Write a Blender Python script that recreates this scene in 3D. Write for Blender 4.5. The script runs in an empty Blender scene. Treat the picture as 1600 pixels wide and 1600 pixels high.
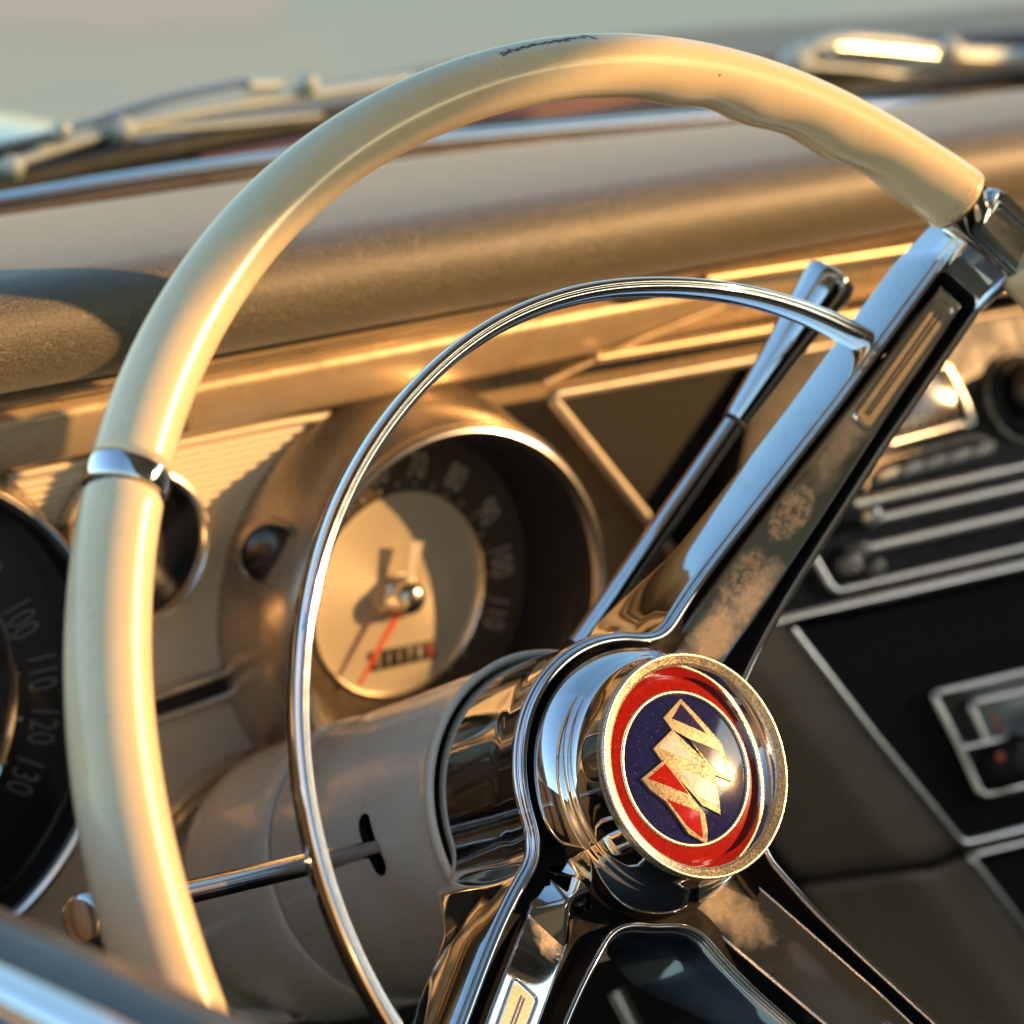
import bpy, bmesh, math, random
import numpy as np
from mathutils import Vector, Matrix, geometry
rad = math.radians
sc = bpy.context.scene
random.seed(4); RNG = np.random.default_rng(4)

# ------------------------------------------------------------------ camera, sky, sun, exposure
PHI, PIT, ROL, TILT, FPX = 0.66471279, 0.27214146, -0.02017407, 0.45376513, 5035.8
CAM = np.array([-0.57290903, -0.62239836, 0.30426928])
_r = np.array([math.cos(PHI), -math.sin(PHI), 0.0])
FWD = np.array([math.sin(PHI)*math.cos(PIT), math.cos(PHI)*math.cos(PIT), -math.sin(PIT)])
_u = np.array([math.sin(PHI)*math.sin(PIT), math.cos(PHI)*math.sin(PIT), math.cos(PIT)])
RGT = _r*math.cos(ROL) + _u*math.sin(ROL); UPV = _u*math.cos(ROL) - _r*math.sin(ROL)
cd = bpy.data.cameras.new('camera'); cam = bpy.data.objects.new('camera', cd); sc.collection.objects.link(cam)
M = Matrix([[RGT[i], UPV[i], -FWD[i], CAM[i]] for i in range(3)] + [[0, 0, 0, 1]])
cam.matrix_world = M
cd.sensor_width = 36; cd.lens = FPX/1600*36; cd.clip_start = 0.02; cd.clip_end = 3000
cd.dof.use_dof = True; cd.dof.focus_distance = 0.905; cd.dof.aperture_fstop = 10.0
sc.camera = cam

SUN = Vector((0.78, -0.59, 0.215)).normalized()
world = bpy.data.worlds.new("World"); sc.world = world; world.use_nodes = True
wn = world.node_tree
sky = wn.nodes.new('ShaderNodeTexSky'); sky.sky_type = 'NISHITA'; sky.sun_disc = False
sky.sun_elevation = math.asin(SUN.z); sky.sun_rotation = math.atan2(SUN.x, SUN.y)
sky.air_density = 1.45; sky.dust_density = 0.5; sky.ozone_density = 3.0
wn.links.new(sky.outputs[0], wn.nodes['Background'].inputs[0])
wn.nodes['Background'].inputs[1].default_value = 0.15
sl = bpy.data.lights.new('sun', 'SUN'); sl.energy = 3.0; sl.angle = rad(0.5); sl.color = (1.0, 0.54, 0.20)
so = bpy.data.objects.new('sun', sl); sc.collection.objects.link(so)
so.rotation_euler = SUN.to_track_quat('Z', 'Y').to_euler()
sc.view_settings.view_transform = 'Standard'; sc.view_settings.look = 'None'
sc.view_settings.gamma = 1.0; sc.view_settings.exposure = 1.42
sc.cycles.use_denoising = True
sc.cycles.max_bounces = 10; sc.cycles.glossy_bounces = 8; sc.cycles.transparent_max_bounces = 8
sc.cycles.sample_clamp_indirect = 6.0

# ------------------------------------------------------------------ frames
WX = np.array([1.0, 0, 0]); WN = np.array([0, -math.cos(TILT), math.sin(TILT)]); WY = np.cross(WN, WX)
WHEEL = Matrix([[WX[i], WY[i], WN[i], 0] for i in range(3)] + [[0, 0, 0, 1]])

def ray(x, y): return RGT*(x-800)/FPX - UPV*(y-800)/FPX + FWD
def onp(x, y, P, N):
    v = ray(x, y); P = np.asarray(P, float); N = np.asarray(N, float)
    return CAM + v*(((P-CAM) @ N)/(v @ N))
def aty(x, y, Y): return onp(x, y, (0, Y, 0), (0, 1, 0))
def atz(x, y, Z): return onp(x, y, (0, 0, Z), (0, 0, 1))
def atw(x, y, h):
    Q = onp(x, y, WN*h, WN); return Q @ WX, Q @ WY
def towheel(P): P = np.asarray(P); return np.stack([P @ WX, P @ WY, P @ WN], -1)

def sstep(a, b, x): t = np.clip((x-a)/(b-a), 0, 1); return t*t*(3-2*t)
# ------------------------------------------------------------------ object helpers
def link(o, parent=None):
    sc.collection.objects.link(o)
    if parent is not None: o.parent = parent
    return o
def meta(o, label=None, cat=None, group=None, kind=None):
    if label: o['label'] = label
    if cat: o['category'] = cat
    if group: o['group'] = group
    if kind: o['kind'] = kind
    return o
def thing(name, label, cat, loc=(0, 0, 0), mat=None, group=None):
    o = bpy.data.objects.new(name, None); link(o)
    if mat is not None: o.matrix_world = mat
    else: o.location = loc
    o.empty_display_size = 0.02
    return meta(o, label, cat, group)
def mk(name, V, F, mat, parent=None, smooth=True, uv=None, normals=None, mats=None, fm=None):
    """mesh from verts in world coordinates (or in the parent's coordinates for wheel parts)"""
    me = bpy.data.meshes.new(name)
    me.from_pydata([tuple(map(float, v)) for v in V], [], [tuple(int(i) for i in f) for f in F])
    me.update()
    if mats:
        for m in mats: me.materials.append(m)
        me.polygons.foreach_set('material_index', fm)
    else: me.materials.append(mat)
    me.polygons.foreach_set('use_smooth', [smooth]*len(me.polygons))
    if uv is not None:
        ul = me.uv_layers.new(name='UVMap')
        li = np.zeros(len(me.loops), int); me.loops.foreach_get('vertex_index', li)
        ul.data.foreach_set('uv', np.asarray(uv, float)[li].ravel())
    if normals is not None:
        me.normals_split_custom_set_from_vertices([tuple(n) for n in normals])
    o = bpy.data.objects.new(name, me); link(o, parent)
    return o
def local(parent, V):
    """world points -> parent's local (things placed with a pure translation)"""
    return np.asarray(V, float) - np.asarray(parent.location)
def auto(o, ang=35):
    me = o.data
    me.update()
    bm = bmesh.new(); bm.from_mesh(me)
    for e in bm.edges:
        if len(e.link_faces) == 2 and e.calc_face_angle(0) > rad(ang): e.smooth = False
    for f in bm.faces: f.smooth = True
    bm.to_mesh(me); bm.free()
    return o
def grid_faces(n, m, closed_n=False, closed_m=False):
    F = []
    for i in range(n if closed_n else n-1):
        for j in range(m if closed_m else m-1):
            a = i*m+j; b = i*m+(j+1) % m; c = ((i+1) % n)*m+(j+1) % m; d = ((i+1) % n)*m+j
            F.append((a, b, c, d))
    return F
def lathe(name, prof, O, A, mat, parent=None, seg=96, a0=0, a1=360, loc=None, ang=40, U=None):
    """profile (radius, height along A) round the axis through O"""
    O = np.asarray(O, float); A = np.asarray(A, float); A = A/np.linalg.norm(A)
    if U is None:
        U = np.cross(A, [0, 0, 1.0]) if abs(A[2]) < .9 else np.cross(A, [1.0, 0, 0])
    U = np.asarray(U, float); U = U/np.linalg.norm(U); W = np.cross(A, U)
    full = abs(a1-a0) >= 359.9
    n = seg if full else seg+1
    V = []
    for i in range(n):
        t = rad(a0+(a1-a0)*i/seg)
        for r_, h_ in prof:
            V.append(O + A*h_ + (U*math.cos(t)+W*math.sin(t))*r_)
    F = grid_faces(n, len(prof), closed_n=full)
    if loc is not None: V = np.asarray(V)-np.asarray(loc)
    o = mk(name, V, F, mat, parent)
    bm = bmesh.new(); bm.from_mesh(o.data); bmesh.ops.remove_doubles(bm, verts=bm.verts, dist=1e-6)
    bmesh.ops.recalc_face_normals(bm, faces=bm.faces)
    bm.to_mesh(o.data); bm.free()
    return auto(o, ang)
def frames(P, closed):
    P = np.asarray(P, float); n = len(P)
    if closed: T = np.roll(P, -1, 0)-np.roll(P, 1, 0)
    else: T = np.gradient(P, axis=0)
    T /= np.linalg.norm(T, axis=1)[:, None]+1e-12
    ref = np.array([0, 0, 1.0]) if abs(T[:, 2]).max() < .95 else np.array([0, 1.0, 0.03])
    A = np.cross(T, ref); A /= np.linalg.norm(A, axis=1)[:, None]+1e-12
    B = np.cross(A, T)
    return T, A, B
def tube(name, P, R, mat, parent=None, seg=12, closed=False, loc=None, sub=1, smoothpath=False, flat=1.0):
    P = np.asarray(P, float)
    if smoothpath:
        P = catmull(P, smoothpath, closed)
    T, A, B = frames(P, closed)
    n = len(P); R = np.broadcast_to(np.asarray(R, float), (n,)) if np.ndim(R) == 0 else np.interp(np.linspace(0, 1, n), np.linspace(0, 1, len(R)), R)
    V = []
    for i in range(n):
        for j in range(seg):
            t = 2*math.pi*j/seg
            V.append(P[i]+(A[i]*math.cos(t)+B[i]*math.sin(t)*flat)*R[i])
    F = grid_faces(n, seg, closed_n=closed, closed_m=True)
    if not closed:
        F.append(tuple(range(seg))); F.append(tuple((n-1)*seg+j for j in reversed(range(seg))))
    if loc is not None: V = np.asarray(V)-np.asarray(loc)
    o = mk(name, V, F, mat, parent)
    bm = bmesh.new(); bm.from_mesh(o.data); bmesh.ops.recalc_face_normals(bm, faces=bm.faces); bm.to_mesh(o.data); bm.free()
    return auto(o, 60)
def catmull(P, k=6, closed=False):
    P = np.asarray(P, float); n = len(P); out = []
    for i in range(n if closed else n-1):
        p0 = P[(i-1) % n] if closed or i > 0 else 2*P[0]-P[1]
        p1 = P[i]; p2 = P[(i+1) % n]
        p3 = P[(i+2) % n] if closed or i+2 < n else 2*P[-1]-P[-2]
        for j in range(k):
            t = j/k
            out.append(.5*((2*p1)+(p2-p0)*t+(2*p0-5*p1+4*p2-p3)*t*t+(3*p1-p0-3*p2+p3)*t**3))
    if not closed: out.append(P[-1])
    return np.array(out)
def roundpoly(P, r, k=5, closed=True):
    """round the corners of a polyline"""
    P = np.asarray(P, float); n = len(P); out = []
    for i in range(n):
        if not closed and i in (0, n-1): out.append(P[i]); continue
        a, b, c = P[i-1], P[i], P[(i+1) % n]
        u = a-b; v = c-b; lu = np.linalg.norm(u); lv = np.linalg.norm(v)
        q = min(r, lu*.45, lv*.45); s = b+u/lu*q; e = b+v/lv*q
        for j in range(k+1):
            t = j/k; out.append((1-t)**2*s+2*t*(1-t)*b+t*t*e)
    return np.array(out)
def prism(name, P, N, d, mat, parent=None, loc=None, bev=0.0004, smooth=True):
    """polygon P (3D, planar) given thickness d along N (front face where P lies), bevelled"""
    P = np.asarray(P, float); N = np.asarray(N, float); N = N/np.linalg.norm(N)
    c = P.mean(0); n = len(P)
    bm = bmesh.new()
    fr = [bm.verts.new(Vector(p)) for p in P]; bk = [bm.verts.new(Vector(p-N*d)) for p in P]
    bm.faces.new(fr); bm.faces.new(bk[::-1])
    for i in range(n): bm.faces.new((fr[i], bk[i], bk[(i+1) % n], fr[(i+1) % n]))
    bmesh.ops.recalc_face_normals(bm, faces=bm.faces)
    if bev > 0:
        es = [e for e in bm.edges if e.verts[0] in fr and e.verts[1] in fr]
        bmesh.ops.bevel(bm, geom=es, offset=bev, segments=2, profile=.5, affect='EDGES')
    if loc is not None: bmesh.ops.translate(bm, verts=bm.verts, vec=-Vector(loc))
    me = bpy.data.meshes.new(name); bm.to_mesh(me); bm.free(); me.materials.append(mat)
    o = bpy.data.objects.new(name, me); link(o, parent)
    return auto(o, 50)
def sweepx(name, prof, xs, mat, parent=None, loc=None, dy=None, dz=None, ang=40, closed=False, cap=False):
    """profile (y, z) extruded along x; dy(x), dz(x) bend it"""
    V = []
    for x in xs:
        for y, z in prof:
            V.append((x, y+(dy(x) if dy else 0), z+(dz(x) if dz else 0)))
    F = grid_faces(len(xs), len(prof), closed_m=closed)
    if cap: F += [tuple(range(len(prof))), tuple(range(len(V)-1, len(V)-1-len(prof), -1))]
    if loc is not None: V = np.asarray(V)-np.asarray(loc)
    o = mk(name, V, F, mat, parent)
    bm = bmesh.new(); bm.from_mesh(o.data); bmesh.ops.recalc_face_normals(bm, faces=bm.faces); bm.to_mesh(o.data); bm.free()
    return auto(o, ang)
def text(name, s, size, mat4, mat, parent=None, sx=0.6, depth=0.0001):
    cu = bpy.data.curves.new(name, 'FONT'); cu.body = s; cu.size = size; cu.extrude = depth
    cu.align_x = 'CENTER'; cu.align_y = 'CENTER'; cu.resolution_u = 3
    tmp = bpy.data.objects.new(name, cu); sc.collection.objects.link(tmp)
    dg = bpy.context.evaluated_depsgraph_get(); me = bpy.data.meshes.new_from_object(tmp.evaluated_get(dg))
    bpy.data.objects.remove(tmp); bpy.data.curves.remove(cu)
    me.name = name; me.materials.clear(); me.materials.append(mat)
    me.transform(mat4 @ Matrix.Diagonal((sx, 1, 1, 1)))
    o = bpy.data.objects.new(name, me); link(o, parent)
    return o

# ------------------------------------------------------------------ materials
class NT:
    def __init__(s, name):
        s.m = bpy.data.materials.new(name); s.m.use_nodes = True; s.t = s.m.node_tree; s.n = s.t.nodes; s.l = s.t.links
        s.b = s.n['Principled BSDF']; s.out = s.n['Material Output']
    def node(s, t, **kw):
        n = s.n.new(t)
        for k, v in kw.items(): setattr(n, k, v)
        return n
    def set(s, **kw):
        for k, v in kw.items():
            k = k.replace('_', ' ')
            i = s.b.inputs[k]
            if isinstance(v, tuple) and len(v) == 3: v = (*v, 1)
            i.default_value = v
        return s
    def link(s, a, b): s.l.new(a, b)
    def co(s, kind='Object', scale=(1, 1, 1), rot=(0, 0, 0)):
        tc = s.node('ShaderNodeTexCoord'); mp = s.node('ShaderNodeMapping')
        mp.inputs['Scale'].default_value = scale; mp.inputs['Rotation'].default_value = rot
        s.link(tc.outputs[kind], mp.inputs[0]); return mp.outputs[0]
    def noise(s, sc_, det=4, rough=.55, co=None, dist=0):
        n = s.node('ShaderNodeTexNoise'); n.inputs['Scale'].default_value = sc_; n.inputs['Detail'].default_value = det
        n.inputs['Roughness'].default_value = rough; n.inputs['Distortion'].default_value = dist
        s.link(co if co is not None else s.co(), n.inputs['Vector']); return n.outputs['Fac']
    def ramp(s, fac, stops):
        r = s.node('ShaderNodeValToRGB'); e = r.color_ramp.elements
        while len(e) < len(stops): e.new(.5)
        for i, (p, c) in enumerate(stops):
            e[i].position = p
            e[i].color = (c, c, c, 1) if not isinstance(c, tuple) else (*c, 1)
        s.link(fac, r.inputs[0]); return r.outputs[0]
    def mathn(s, op, a, b=None, c=None, clamp=False):
        n = s.node('ShaderNodeMath', operation=op); n.use_clamp = clamp
        for i, v in enumerate((a, b, c)):
            if v is None: continue
            if isinstance(v, (int, float)): n.inputs[i].default_value = v
            else: s.link(v, n.inputs[i])
        return n.outputs[0]
    def mix(s, fac, a, b):
        n = s.node('ShaderNodeMix', data_type='RGBA')
        for i, v in ((0, fac), (6, a), (7, b)):
            if isinstance(v, (int, float)): n.inputs[i].default_value = v
            elif isinstance(v, tuple): n.inputs[i].default_value = (*v, 1)
            else: s.link(v, n.inputs[i])
        return n.outputs[2]
    def bump(s, h, strength=.3, dist=.0005, chain=None):
        n = s.node('ShaderNodeBump'); n.inputs['Strength'].default_value = strength; n.inputs['Distance'].default_value = dist
        s.link(h, n.inputs['Height'])
        if chain is not None: s.link(chain, n.inputs['Normal'])
        return n.outputs[0]

def chrome(name, base=(.80, .80, .81), rough=.035, dirt=.35, dust=(.34, .25, .15), scale=1.0, spots=.5):
    t = NT(name); t.set(Metallic=1.0)
    co = t.co()
    big = t.noise(38*scale, 5, .6, co, .4); fine = t.noise(900*scale, 3, .6, co); mid = t.noise(240*scale, 4, .65, co)
    m1 = t.ramp(big, [(.46, 0.0), (.72, 1.0)])
    m2 = t.ramp(mid, [(.40, 0.0), (.75, 1.0)])
    film = t.mathn('MULTIPLY', m1, m2)
    film = t.mathn('MULTIPLY', film, dirt, clamp=True)
    sp = t.ramp(fine, [(.70, 0.0), (.76, 1.0)]); sp = t.mathn('MULTIPLY', sp, t.mathn('ADD', t.mathn('MULTIPLY', m1, spots), .08), clamp=True)
    allm = t.mathn('MAXIMUM', film, sp)
    t.link(t.mix(allm, base, dust), t.b.inputs['Base Color'])
    t.link(t.mathn('MULTIPLY_ADD', allm, .45, rough), t.b.inputs['Roughness'])
    t.link(t.mathn('SUBTRACT', 1.0, t.mathn('MULTIPLY', sp, .7)), t.b.inputs['Metallic'])
    t.link(t.bump(t.noise(60*scale, 2, .5, co), .06, .0006), t.b.inputs['Normal'])
    return t.m
CHROME = chrome('aged_chrome', dirt=.32, spots=.5)
CHROME_CLEAN = chrome('clean_chrome', dirt=.12, spots=.15)
CHROME_TRIM = chrome('soft_chrome_trim', base=(.84, .80, .73), rough=.2, dirt=.2)

def inlay_mat(name, prints, heavy):
    """chrome inlay whose UV is (distance along spoke, distance across) in metres; finger marks and dust by position"""
    t = NT(name); t.set(Metallic=1.0)
    uvn = t.node('ShaderNodeTexCoord'); uv = uvn.outputs['UV']
    sep = t.node('ShaderNodeSeparateXYZ'); t.link(uv, sep.inputs[0])
    S, W = sep.outputs[0], sep.outputs[1]
    co = t.co('UV')
    n1 = t.noise(160, 5, .65, co, .3); n2 = t.noise(1300, 3, .6, co); n3 = t.noise(420, 4, .7, co)
    mask = None
    def blob(sc_, wc, rs, rw, soft=.35, wob=.8):
        a = t.mathn('DIVIDE', t.mathn('SUBTRACT', S, sc_), rs); b = t.mathn('DIVIDE', t.mathn('SUBTRACT', W, wc), rw)
        d = t.mathn('SQRT', t.mathn('ADD', t.mathn('MULTIPLY', a, a), t.mathn('MULTIPLY', b, b)))
        d = t.mathn('ADD', d, t.mathn('MULTIPLY', t.mathn('SUBTRACT', n1, .5), wob))
        return d, t.mathn('DIVIDE', t.mathn('SUBTRACT', 1.0, d), soft, clamp=True)
    tot = t.mathn('MULTIPLY', t.ramp(n2, [(.66, 0.0), (.74, 1.0)]), .35)
    for (sc_, wc, rs, rw, ang) in prints:
        d, m = blob(sc_, wc, rs, rw)
        # whorl ridges: distorted rings round a point beside the centre
        a = t.mathn('SUBTRACT', S, sc_-rs*.1); b = t.mathn('SUBTRACT', W, wc-rw*.15)
        rr = t.mathn('SQRT', t.mathn('ADD', t.mathn('MULTIPLY', t.mathn('MULTIPLY', a, a), .5), t.mathn('MULTIPLY', b, b)))
        rr = t.mathn('ADD', rr, t.mathn('MULTIPLY', n1, .0022))
        w = t.mathn('SINE', t.mathn('MULTIPLY', rr, 2*math.pi/.00043))
        w = t.ramp(w, [(.35, 0.0), (.75, 1.0)])
        w = t.mathn('MULTIPLY', w, t.ramp(n3, [(.38, 0.0), (.58, 1.0)]))
        tot = t.mathn('MAXIMUM', tot, t.mathn('MULTIPLY', w, t.mathn('MULTIPLY', m, .85)))
    for (sc_, wc, rs, rw, amt) in heavy:
        d, m = blob(sc_, wc, rs, rw, .7, 1.4)
        g = t.mathn('MULTIPLY', m, t.ramp(n3, [(.25, .40), (.78, 1.0)]))
        tot = t.mathn('MAXIMUM', tot, t.mathn('MULTIPLY', g, amt))
    tot = t.mathn('MINIMUM', tot, 1.0)
    t.link(t.mix(tot, (.78, .76, .72), (.43, .29, .165)), t.b.inputs['Base Color'])
    t.link(t.mathn('MULTIPLY_ADD', tot, .42, .05), t.b.inputs['Roughness'])
    t.link(t.mathn('SUBTRACT', 1.0, t.mathn('MULTIPLY', tot, .8)), t.b.inputs['Metallic'])
    t.link(t.bump(t.mathn('ADD', tot, t.mathn('MULTIPLY', n2, .3)), .12, .0001), t.b.inputs['Normal'])
    return t.m

def plastic_ivory():
    t = NT('ivory_rim_plastic')
    t.set(Roughness=.28, Subsurface_Weight=.12, Subsurface_Scale=.004, Coat_Weight=.35, Coat_Roughness=.06, IOR=1.48)
    t.b.inputs['Subsurface Radius'].default_value = (1.0, .55, .25)
    uvn = t.node('ShaderNodeTexCoord'); uv = uvn.outputs['UV']      # u = angle in degrees/100, v = round the tube 0..1
    sep = t.node('ShaderNodeSeparateXYZ'); t.link(uv, sep.inputs[0]); U, V = sep.outputs[0], sep.outputs[1]
    co = t.co()
    base = t.mix(t.ramp(t.noise(25, 5, .6, co), [(.35, 0.0), (.7, 1.0)]), (.74, .60, .38), (.79, .67, .46))
    stain = t.ramp(t.noise(90, 5, .7, co), [(.60, 0.0), (.75, .35)])
    base = t.mix(stain, base, (.45, .36, .22))
    n3 = t.noise(700, 4, .7, co)
    def win(u0, u1, v0, v1, thr, wid=.03):
        a = t.mathn('MULTIPLY', t.mathn('GREATER_THAN', U, u0), t.mathn('LESS_THAN', U, u1))
        b = t.mathn('MULTIPLY', t.mathn('GREATER_THAN', V, v0), t.mathn('LESS_THAN', V, v1))
        return t.mathn('MULTIPLY', t.mathn('MULTIPLY', a, b), t.ramp(n3, [(thr, 0.0), (thr+wid, 1.0)]))
    # long chipped scrape near the top of the rim: a thin wandering line in (U, V)
    wob = t.mathn('MULTIPLY', t.mathn('SUBTRACT', t.noise(120, 4, .6, co), .5), .05)
    line = t.mathn('ABSOLUTE', t.mathn('SUBTRACT', t.mathn('ADD', V, wob), t.mathn('MULTIPLY_ADD', U, .15, SCR_C)))
    inu = t.mathn('MULTIPLY', t.mathn('GREATER_THAN', U, .872), t.mathn('LESS_THAN', U, .962))
    nuv = t.noise(170, 5, .65, t.co('UV'), .3)
    near = t.mathn('SUBTRACT', 1.0, t.mathn('DIVIDE', line, .024), clamp=True)
    chip = t.mathn('MULTIPLY', inu, t.ramp(t.mathn('ADD', nuv, t.mathn('MULTIPLY', near, .30)), [(.64, 0.0), (.69, 1.0)]))
    hook = t.mathn('ABSOLUTE', t.mathn('SUBTRACT', U, t.mathn('MULTIPLY_ADD', V, -.15, HOOK_C)))
    hk = t.mathn('MULTIPLY', t.mathn('LESS_THAN', hook, .0018), t.mathn('MULTIPLY', t.mathn('GREATER_THAN', V, HV0), t.mathn('LESS_THAN', V, HV1)))
    chip = t.mathn('MAXIMUM', chip, hk)
    specks = t.ramp(t.noise(330, 3, .6, co), [(.715, 0.0), (.73, 1.0)])
    chip = t.mathn('MAXIMUM', chip, t.mathn('MULTIPLY', specks, .75))
    # grime where the rim meets the spoke ferrule
    g = t.mathn('MULTIPLY', t.ramp(U, [(.452, 1.0), (.475, 0.0)]), t.ramp(n3, [(.40, 0.0), (.66, 1.0)]))
    g = t.mathn('MULTIPLY', g, .75)
    col = t.mix(g, base, (.07, .04, .02)); col = t.mix(chip, col, (.085, .030, .014))
    t.link(col, t.b.inputs['Base Color'])
    t.link(t.mathn('MULTIPLY_ADD', t.mathn('MAXIMUM', chip, g), .4, .27), t.b.inputs['Roughness'])
    h = t.mathn('SUBTRACT', t.mathn('MULTIPLY', t.noise(150, 4, .6, co), .3), t.mathn('MULTIPLY', chip, .8))
    t.link(t.bump(h, .25, .0004), t.b.inputs['Normal'])
    return t.m
# V runs from 0 at the outside of the rim over the driver's face (0.25) to the inside (0.5)
SCR_C = .012; HOOK_C = .889; HV0 = .105; HV1 = .165
IVORY = plastic_ivory()

def paint(name, col, rough=.35, metallic=0.0, coat=.3, bumps=.05, wear=.0, ns=60, col2=None):
    t = NT(name); t.set(Roughness=rough, Metallic=metallic, Coat_Weight=coat, Coat_Roughness=.12)
    co = t.co(); n = t.noise(ns, 5, .6, co)
    c2 = col2 or tuple(c*.86 for c in col)
    c = t.mix(t.ramp(n, [(.3, 0.0), (.72, 1.0)]), col, c2)
    sp = t.ramp(t.noise(450, 3, .6, co), [(.72, 0.0), (.75, .6)])
    c = t.mix(t.mathn('MULTIPLY', sp, .35+wear), c, tuple(x*.35 for x in col))
    t.link(c, t.b.inputs['Base Color'])
    t.link(t.ramp(t.noise(130, 4, .6, co), [(.3, rough*.8), (.75, min(1, rough*1.35))]), t.b.inputs['Roughness'])
    t.link(t.bump(t.noise(300, 3, .5, co), bumps, .0004), t.b.inputs['Normal'])
    return t.m
COLUMN = paint('cream_column_paint', (.64, .60, .49), .28, 0, .5, .02, wear=.2, col2=(.59, .55, .44))
TAN = paint('tan_metallic_dash_paint', (.56, .43, .27), .30, .45, .3)
BEIGE = paint('beige_knee_panel_paint', (.27, .22, .155), .38, .1, .2)
HOUSING = paint('bronze_gauge_housing', (.40, .34, .26), .28, .7, .3)
BLACK = paint('black_tube_interior', (.006, .006, .007), .5, 0, 0)
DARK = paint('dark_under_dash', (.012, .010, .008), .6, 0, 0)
DIALBLACK = paint('black_dial_face', (.013, .009, .007), .5, 0, .1)
PRINT = paint('pale_dial_print', (.72, .66, .54), .5, 0, 0)
PRINT_MID = paint('tan_dial_print', (.66, .57, .43), .5, 0, 0)
PRINT_DIM = paint('grey_dial_print', (.23, .21, .185), .5, 0, 0)
REDN = paint('orange_red_needle', (.75, .10, .04), .4, 0, .3)
RUBBER = paint('black_rubber', (.014, .014, .014), .55, 0, 0)
WIPER = paint('satin_wiper_steel', (.60, .61, .56), .42, .25, .1)
STEEL = chrome('dull_steel_rod', base=(.42, .41, .40), rough=.18, dirt=.4)
HOODP = paint('dark_red_hood_paint', (.16, .04, .032), .45, .0, .15, .01)
WHITEP = paint('pale_fender_paint', (.62, .62, .60), .25, .0, .8, .01)
BUTTON = paint('satin_button_metal', (.42, .38, .31), .4, .5, .1)
SEAT = paint('brown_seat_vinyl', (.17, .125, .085), .5, 0, .1)

def ribbed():
    t = NT('ribbed_satin_metal'); t.set(Metallic=.2, Roughness=.40)
    co = t.co('Object', (6, 200, 200)); n = t.noise(40, 3, .5, co)
    c = t.mix(t.ramp(n, [(.3, 0.0), (.7, 1.0)]), (.76, .66, .50), (.62, .53, .40))
    t.link(c, t.b.inputs['Base Color']); return t.m
RIBBED = ribbed()
def weave():
    t = NT('black_crosshatched_vinyl'); t.set(Roughness=.6, Specular_IOR_Level=.25)
    co = t.co('Object', (1, 1, 1), (0, 0, 0))
    w = t.node('ShaderNodeTexWave', wave_type='BANDS', bands_direction='X'); w.inputs['Scale'].default_value = 260
    w.inputs['Distortion'].default_value = 0.3; t.link(co, w.inputs['Vector'])
    w2 = t.node('ShaderNodeTexWave', wave_type='BANDS', bands_direction='Z'); w2.inputs['Scale'].default_value = 260
    t.link(co, w2.inputs['Vector'])
    h = t.mathn('ADD', w.outputs['Fac'], w2.outputs['Fac'])
    t.link(t.mix(t.ramp(h, [(.2, 0.0), (.8, 1.0)]), (.003, .0025, .002), (.008, .007, .0055)), t.b.inputs['Base Color'])
    t.link(t.bump(h, .5, .0004), t.b.inputs['Normal']); return t.m
WEAVE = weave()
def leather():
    t = NT('grained_brown_dash_vinyl'); t.set(Sheen_Weight=.12, Sheen_Roughness=.4, Roughness=.55, Coat_Weight=.8, Coat_Roughness=.5)
    co = t.co('Object', (1, 1, 1)); co2 = t.co('Object', (.45, 1.2, 1.2))
    v = t.node('ShaderNodeTexVoronoi', feature='DISTANCE_TO_EDGE'); v.inputs['Scale'].default_value = 820
    dist = t.node('ShaderNodeTexNoise'); dist.inputs['Scale'].default_value = 220; dist.inputs['Detail'].default_value = 3
    t.link(co2, dist.inputs['Vector'])
    mv = t.node('ShaderNodeVectorMath', operation='MULTIPLY_ADD'); mv.inputs[1].default_value = (.004, .004, .004)
    t.link(dist.outputs['Color'], mv.inputs[0]); t.link(co2, mv.inputs[2]); t.link(mv.outputs[0], v.inputs['Vector'])
    cre = t.ramp(v.outputs['Distance'], [(.0, 0.0), (.12, 1.0)])
    wr = t.noise(110, 5, .7, t.co('Object', (1, 2.5, 2.5)), 1.2)
    t.link(t.mix(t.ramp(t.noise(18, 5, .6, co), [(.3, 0.0), (.7, 1.0)]), (.126, .106, .056), (.106, .092, .052)), t.b.inputs['Base Color'])
    b = t.bump(wr, .55, .0040); b = t.bump(cre, .7, .0006, b); b = t.bump(t.noise(1400, 2, .6, co), .25, .0003, b)
    t.link(b, t.b.inputs['Normal']); return t.m
LEATHER = leather()
def dialface():
    t = NT('champagne_brushed_dial'); t.set(Metallic=.35, Roughness=.36)
    tc = t.node('ShaderNodeTexCoord'); sep = t.node('ShaderNodeSeparateXYZ'); t.link(tc.outputs['Object'], sep.inputs[0])
    n = t.noise(60, 4, .6); n2 = t.noise(26, 3, .5)
    c = t.mix(n, (.66, .57, .42), (.76, .68, .53))
    sp = t.ramp(t.noise(210, 2, .5), [(.70, 0.0), (.73, 1.0)])
    c = t.mix(t.mathn('MULTIPLY', sp, .6), c, (.15, .10, .05))
    t.link(c, t.b.inputs['Base Color']); t.b.inputs['Anisotropic'].default_value = .6
    tn = t.node('ShaderNodeTangent', direction_type='RADIAL', axis='Y'); t.link(tn.outputs[0], t.b.inputs['Tangent'])
    return t.m
DIALGOLD = dialface()
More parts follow.
